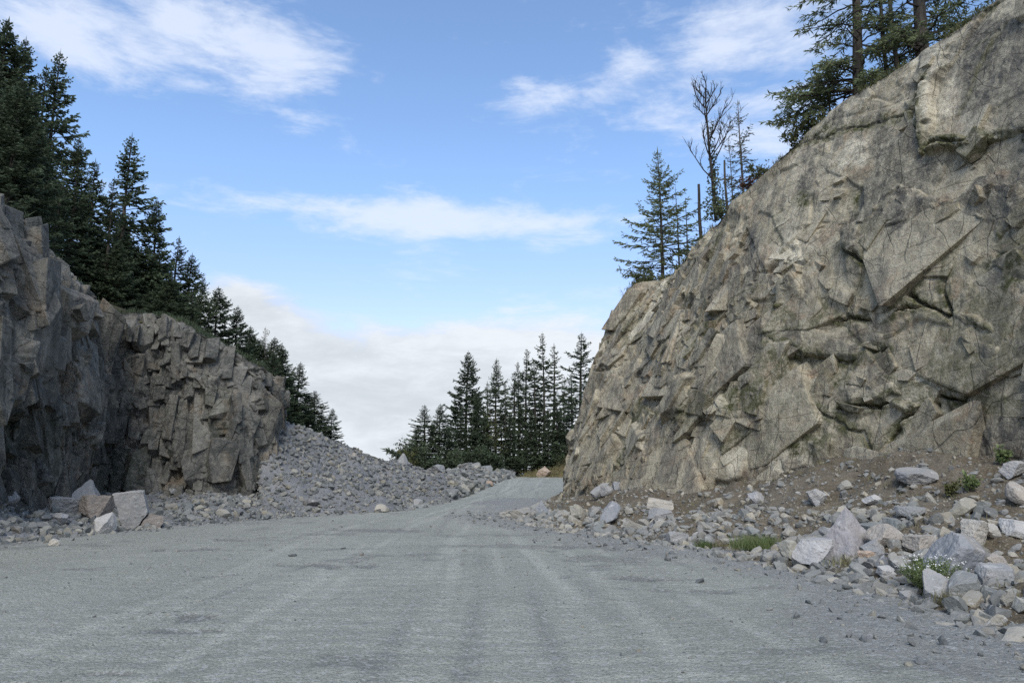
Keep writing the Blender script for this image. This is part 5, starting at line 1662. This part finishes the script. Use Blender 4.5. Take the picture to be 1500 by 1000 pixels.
# thicket beyond the bend: rounded broadleaf trees, undergrowth, the grassy bank
for i, (px, py, Y, hpx, wpx, nn, lab, mt) in enumerate([
    (605, 692, 82, 66, 52, 2200, 'round-topped thin-leaved bush left of the pair of small conifers', M_NEEDLE_FAR),
    (592, 692, 80, 50, 36, 1200, 'brownish low bush at the left end of the trees beyond the heap', M_BROADLEAF),
    (632, 694, 82, 36, 44, 1800, 'dark bush under the pair of small conifers', M_NEEDLE),
    (662, 696, 83, 46, 34, 1500, 'olive bush between the pair of conifers and the widest conifer', M_NEEDLE_FAR),
    (690, 698, 88, 50, 56, 2400, 'big dark thicket round the foot of the widest conifer', M_NEEDLE),
    (722, 698, 90, 38, 44, 1800, 'dark undergrowth bush beneath the pale-topped conifer', M_NEEDLE),
    (756, 698, 93, 44, 50, 2000, 'dark thicket under the left side of the tall trio', M_NEEDLE),
    (790, 698, 94, 40, 50, 2000, 'dark thicket under the middle of the tall trio', M_NEEDLE),
    (822, 698, 92, 44, 40, 1800, 'dark thicket between the trio and the cliff nose', M_NEEDLE),
    (708, 696, 92, 110, 34, 900, 'tall thin brown-leaved bush beside the widest conifer', M_BROADLEAF),
]):
    k = Y / F_PX
    q = P(px, py, Y)
    shrub((q[0], q[1], float(np.interp(Y, RX, RY)) - 0.2), hpx * k, wpx * k * 1.1, nn * 2, 0.26, lab, mt, 740 + i, 'bush', 'bush', 30, 0.04)
bk = [np.array([1.0, 87.0, 0.9]), np.array([2.6, 88.0, 0.95]), np.array([4.6, 88.5, 1.0]), np.array([6.6, 87.0, 1.0]), np.array([9.0, 84.0, 1.0]), np.array([16.0, 80.0, 1.0])]
bh = [p + np.array([0.6, 6.0, d]) for p, d in zip(bk, (0.5, 1.1, 2.3, 3.6, 4.6, 5.5))]
ST_B = Strip(bk, bh, 120, 40, 0.8, 0.2, 801, 0.6, 0.8)
o = mesh_np('grassy_bank', ST_B.X.reshape(-1, 3), grid_faces(ST_B.nu, ST_B.nw, True), soil_material('bank_earth', (0.085, 0.095, 0.035), (0.15, 0.115, 0.06), (0.22, 0.14, 0.08)), smooth=True)
tag(o, kind='structure')
named_rock(ST_B, 797, 699, 26, 18, 'rough', 0, 0.4, 'orange-tan rock in the grassy bank where the road disappears', 1, (0, 0), big=False)


def blades(X, n, h, spread, mat, seed, wid=0.008):
    g = np.random.default_rng(seed)
    lv = Leaves()
    for x in X:
        for _ in range(n):
            b = np.array(x) + np.array([g.normal() * spread, g.normal() * spread * 0.7, -0.02])
            hh = h * g.uniform(0.45, 1.1)
            lv.add(b, np.array([g.normal() * 0.35, g.normal() * 0.35, 1.0]) * hh, wid, g.normal(size=3) * np.array([1, 1, 0.1]), g.random())
    return lv


X, N, _ = ST_B.scatter(500, np.random.default_rng(3), 0.0, 1.2)
gb = blades(X, 14, 0.45, 0.35, M_GRASS, 4, 0.03).mesh('grass', M_GRASSDRY, None, 0.2)
tag(gb, 'yellow-green grass on the bank where the road disappears', None, None, 'stuff')

# low growth along both rims, weeds in the verge
for f_, n_, hh, sd_ in ((FR, 900, 0.28, 51), (FL, 700, 0.3, 52)):
    g = np.random.default_rng(sd_)
    jv = int(np.argmin(np.abs(f_.v - 1.0)))
    ok_ = np.where((f_.X[:, jv, 1] > 12) & (f_.X[:, jv, 1] < 46))[0]
    iu = g.choice(ok_, n_)
    clump = fbm(f_.s[iu, jv] * 0.9, 0 * f_.s[iu, jv], None, sd_, 3) > -0.05
    X = f_.V[iu, np.clip(jv + g.integers(-3, 30, n_), 0, f_.nv - 1)][clump]
    gb = blades(X, 16, hh, 0.10, M_GRASSDRY, sd_, 0.014).mesh('undergrowth', M_BROADLEAF if sd_ == 51 else M_NEEDLE_FAR, None, 0.3)
    tag(gb, 'low weeds and moss tufts growing along the cliff rim', None, None, 'stuff')
X, N, _ = ST_R.scatter(420, np.random.default_rng(53), -0.06, 1.0, 1.1)
gb = blades(X, 9, 0.2, 0.09, M_GRASSDRY, 54, 0.006).mesh('weeds', M_GRASSDRY, None, 0.25)
tag(gb, 'thin dry weeds between the stones of the talus', None, None, 'stuff')

# fallen fir branch on the heap crest
q = ST_H.find(585, 680)
fb = empty('fallen_branch', (q[0], q[1], q[2] + 0.35))
S_, L_ = Sticks(), Leaves()
g = np.random.default_rng(6)
tt = np.linspace(0, 1, 10)
pts = np.stack([0.8 - 1.7 * tt, 0 * tt, 0.05 + 0.7 * tt**1.3], -1)
S_.tube(pts, 0.06 * (1 - 0.8 * tt), 6)
for q_ in range(240):
    t = g.uniform(0.05, 1)
    p = np.array([np.interp(t, tt, pts[:, i]) for i in range(3)])
    L_.add(p, np.array([-0.6 + g.normal() * 0.5, g.normal() * 0.7, -0.1 + g.normal() * 0.5]) * 0.32, 0.05, g.normal(size=3), t)
S_.mesh('stem', M_BARKDARK, fb)
L_.mesh('needles', M_NEEDLE, fb)
tag(fb, 'dark fallen fir branch lying on the crest of the far rubble heap', 'branch')


# roadside plants
def tuft(px, py, h, spread, n, label, mat, seed, name='grass_tuft', cat='grass tuft', wid=0.006):
    q = ST_R.find(px, py)
    root = empty(name, q)
    g = np.random.default_rng(seed)
    X = [np.array([g.normal() * spread, g.normal() * spread * 0.5, 0.0]) for _ in range(14)]
    blades(X, n, h, 0.07, mat, seed, wid).mesh('blades', mat, root, 0.25)
    return tag(root, label, cat)


tuft(1108, 806, 0.36, 0.26, 75, 'wide bright green grass tuft at the talus foot beside the gravel', M_GRASS, 61)
tuft(1034, 803, 0.24, 0.07, 22, 'small green grass tuft left of the wide one', M_GRASS, 62)
tuft(1245, 828, 0.24, 0.22, 14, 'dry brownish grass in front of the split boulder', M_GRASSDRY, 63, 'grass_tuft', 'dry grass')
tuft(1392, 884, 0.22, 0.14, 10, 'dead brown stalks under the tilted grey slab', M_GRASSDRY, 64, 'grass_tuft', 'dry grass')
tuft(1065, 800, 0.16, 0.2, 12, 'thin grass between the two green tufts', M_GRASSDRY, 65, 'grass_tuft', 'grass tuft')


def leafy(px, py, h, w, n, leaf, label, mat, seed):
    q = ST_R.find(px, py)
    return shrub(q, h, w, n, leaf, label, mat, seed, 'leafy_plant', 'plant', 10, 0.006)


leafy(1422, 722, 0.42, 0.5, 260, 0.10, 'small dark green leafy plant high on the brown talus', M_GRASS, 71)
leafy(1390, 730, 0.36, 0.5, 200, 0.09, 'lower green plant left of the small dark green one', M_BROADLEAF, 72)
leafy(1470, 682, 0.5, 0.4, 200, 0.11, 'fern-like plant at the cliff foot near the right frame edge', M_GRASS, 73)
leafy(880, 706, 0.35, 0.4, 160, 0.08, 'dark moss-green plant low on the nose of the tan cliff', M_NEEDLE_CEDAR, 74)


def flower_bush(px, py, h, w, label, seed):
    q = ST_R.find(px, py)
    root = empty('flower_bush', q)
    g = np.random.default_rng(seed)
    st, lv, fl, V, F = Sticks(), Leaves(), [], [], []
    for _ in range(110):
        an, r = g.uniform(0, 6.28), w * 0.5 * math.sqrt(g.random())
        base = np.array([0.35 * r * math.cos(an), 0.35 * r * math.sin(an), 0])
        hh = h * g.uniform(0.6, 1.0) * (1 - 0.3 * (2 * r / w) ** 2)
        tt = np.linspace(0, 1, 5)
        pts = base + np.stack([0.75 * r * math.cos(an) * tt, 0.75 * r * math.sin(an) * tt, hh * tt], -1)
        st.tube(pts, 0.004 * (1 - 0.5 * tt), 3)
        for k in range(34):
            t = g.uniform(0.05, 0.92)
            p = np.array([np.interp(t, tt, pts[:, i]) for i in range(3)])
            v = g.normal(size=3) + np.array([0, 0, 0.5])
            lv.add(p, v / np.linalg.norm(v) * g.uniform(0.03, 0.085), 0.006, g.normal(size=3), t)
        if g.random() < 0.55:
            for k in range(g.integers(3, 8)):
                c = pts[-1] + np.array([g.normal() * 0.022, g.normal() * 0.022, g.normal() * 0.008 + 0.01])
                i0 = len(V)
                rr = g.uniform(0.007, 0.013)
                nn = g.normal(size=3) * 0.4 + np.array([0, -0.3, 1.0])
                nn /= np.linalg.norm(nn)
                a = np.cross(nn, [1.0, 0, 0])
                a /= np.linalg.norm(a)
                b = np.cross(nn, a)
                for m in range(6):
                    V.append(c + rr * (math.cos(m * 1.047) * a + math.sin(m * 1.047) * b))
                F.append(list(range(i0, i0 + 6)))
    st.mesh('stems', M_GRASS, root)
    lv.mesh('foliage', M_GRASS, root)
    mesh_np('blossoms', np.array(V), np.array(F), M_PETAL, root)
    return tag(root, label, 'flower bush')


flower_bush(1368, 864, 0.52, 0.9, 'green bush of small white flowers among the front boulders', 81)

# ------------------------------------------------------------------ sky, sun
SUN_EL, SUN_AZ = R(46), R(180)          # azimuth clockwise from straight ahead: behind and to the left
w = bpy.data.worlds.new('World')
scene.world = w
w.use_nodes = True
T = NT(w.node_tree)
dirv = T.n('ShaderNodeTexCoord').outputs['Generated']
sky = T.n('ShaderNodeTexSky', sky_type='NISHITA')
sky.sun_disc = False
sky.sun_elevation = SUN_EL
sky.sun_rotation = SUN_AZ
sky.altitude = 200
sky.air_density = 1.0
sky.dust_density = 0.6
sky.ozone_density = 1.5
sep = T.n('ShaderNodeSeparateXYZ', {0: dirv})
az = T.m('ARCTAN2', sep.outputs[0], sep.outputs[1])
el = T.m('ARCSINE', sep.outputs[2])
flat = T.n('ShaderNodeVectorMath', {0: dirv, 1: (1.0, 1.0, 2.6)}, operation='MULTIPLY').outputs[0]
n1 = T.noise(flat, 3.2, 8, 0.62, 0.35)
n2 = T.noise(T.scale(dirv, 1.0, 1.0, 3.5), 9.0, 7, 0.65, 0.3)
nz_ = T.m('ADD', T.m('MULTIPLY', n1, 0.62), T.m('MULTIPLY', n2, 0.38))


def sky_blob(px, py, wx, wy, amp):
    d = FW + (px - 750) / F_PX * np.array([1.0, 0, 0]) + (500 - py) / F_PX * UP
    d /= np.linalg.norm(d)
    a, e = math.atan2(d[0], d[1]), math.asin(d[2])
    u = T.m('DIVIDE', T.m('SUBTRACT', az, a), wx / F_PX)
    v = T.m('DIVIDE', T.m('SUBTRACT', el, e), wy / F_PX)
    r2 = T.m('ADD', T.m('MULTIPLY', u, u), T.m('MULTIPLY', v, v))
    return T.m('MULTIPLY', T.m('EXPONENT', T.m('MULTIPLY', r2, -1.0)), amp)


def total(bl):
    s = None
    for b in bl:
        k = sky_blob(*b)
        s = k if s is None else T.m('ADD', s, k)
    return s


wisps = total([(420, 60, 190, 60, 0.42), (250, 30, 200, 50, 0.36), (60, 60, 170, 60, 0.32), (500, 110, 100, 45, 0.15), (400, 295, 190, 24, 0.36), (500, 300, 80, 26, 0.16), (660, 315, 80, 36, 0.42), (760, 320, 60, 30, 0.34),
               (850, 335, 90, 36, 0.5), (790, 152, 80, 30, 0.5), (910, 98, 50, 24, 0.48), (655, 50, 34, 26, 0.3), (1000, 170, 90, 60, 0.32), (1130, 40, 120, 60, 0.42), (1150, 180, 90, 60, 0.24), (480, 390, 60, 12, 0.12), (20, 10, 120, 40, 0.3)])
rest = T.ramp(T.m('ABSOLUTE', az), 0.75, 1.2, 0.0, 0.22)                    # broken cloud over the rest of the sky
dw = T.ramp(T.m('ADD', T.m('MULTIPLY_ADD', T.m('SUBTRACT', nz_, 0.5), 3.0, 0.5), T.m('ADD', wisps, rest)), 0.58, 1.15, 0, 0.8)
bank = total([(620, 560, 330, 95, 0.60), (350, 470, 110, 60, 0.45), (330, 430, 60, 30, 0.2), (480, 640, 400, 90, 0.6), (840, 560, 160, 70, 0.35), (1200, 640, 400, 80, 0.5), (100, 640, 400, 110, 0.5)])
low = T.ramp(el, 0.10, 0.0, 0, 0.35)
db = T.ramp(T.m('ADD', T.m('ADD', T.m('MULTIPLY_ADD', T.m('SUBTRACT', nz_, 0.5), 1.5, 0.28), low), bank), 0.5, 0.82)
shade = T.ramp(T.m('ADD', T.m('MULTIPLY', n2, 0.5), T.m('MULTIPLY', n1, 0.5)), 0.38, 0.62)
skyc = T.mix(1.0, sky.outputs[0], T.mix(T.ramp(el, 0.12, 0.42), (1.70, 1.44, 1.52), (1.76, 1.86, 1.96)), 'MULTIPLY')
K = 1.0 / 0.1
cw = tuple(K * x for x in (0.64, 0.70, 0.82))
cb1 = tuple(K * x for x in (0.52, 0.56, 0.605))
cb2 = tuple(K * x for x in (0.66, 0.70, 0.745))
c = T.mix(dw, skyc, cw)
c = T.mix(db, c, T.mix(shade, cb1, cb2))
bg = T.n('ShaderNodeBackground', {'Color': c, 'Strength': 0.1})
ow = T.n('ShaderNodeOutputWorld')
T.t.links.new(bg.outputs[0], ow.inputs[0])

sl = bpy.data.lights.new('sun', 'SUN')
sl.energy = 2.0
sl.angle = R(28)
sl.color = (1.0, 0.95, 0.87)
so = bpy.data.objects.new('sun', sl)
COL.objects.link(so)
sd = np.array([math.sin(SUN_AZ) * math.cos(SUN_EL), math.cos(SUN_AZ) * math.cos(SUN_EL), math.sin(SUN_EL)])
from mathutils import Vector
so.rotation_euler = Vector(sd).to_track_quat('Z', 'Y').to_euler()
so.location = (-20, -20, 40)

# ------------------------------------------------------------------ camera and render settings
cd = bpy.data.cameras.new('camera')
cd.sensor_width = 36
cd.lens = 36 * F_PX / 1500
cd.clip_start = 0.1
cd.clip_end = 3000
co = bpy.data.objects.new('camera', cd)
COL.objects.link(co)
co.location = CAM
co.rotation_euler = (math.pi / 2 + TH, 0, 0)
scene.camera = co
scene.view_settings.view_transform = 'Standard'
scene.view_settings.look = 'None'
scene.view_settings.exposure = 0.38
scene.view_settings.gamma = 1
scene.render.engine = 'CYCLES'
scene.cycles.use_denoising = False
scene.cycles.max_bounces = 6
scene.cycles.diffuse_bounces = 3
scene.cycles.transparent_max_bounces = 4
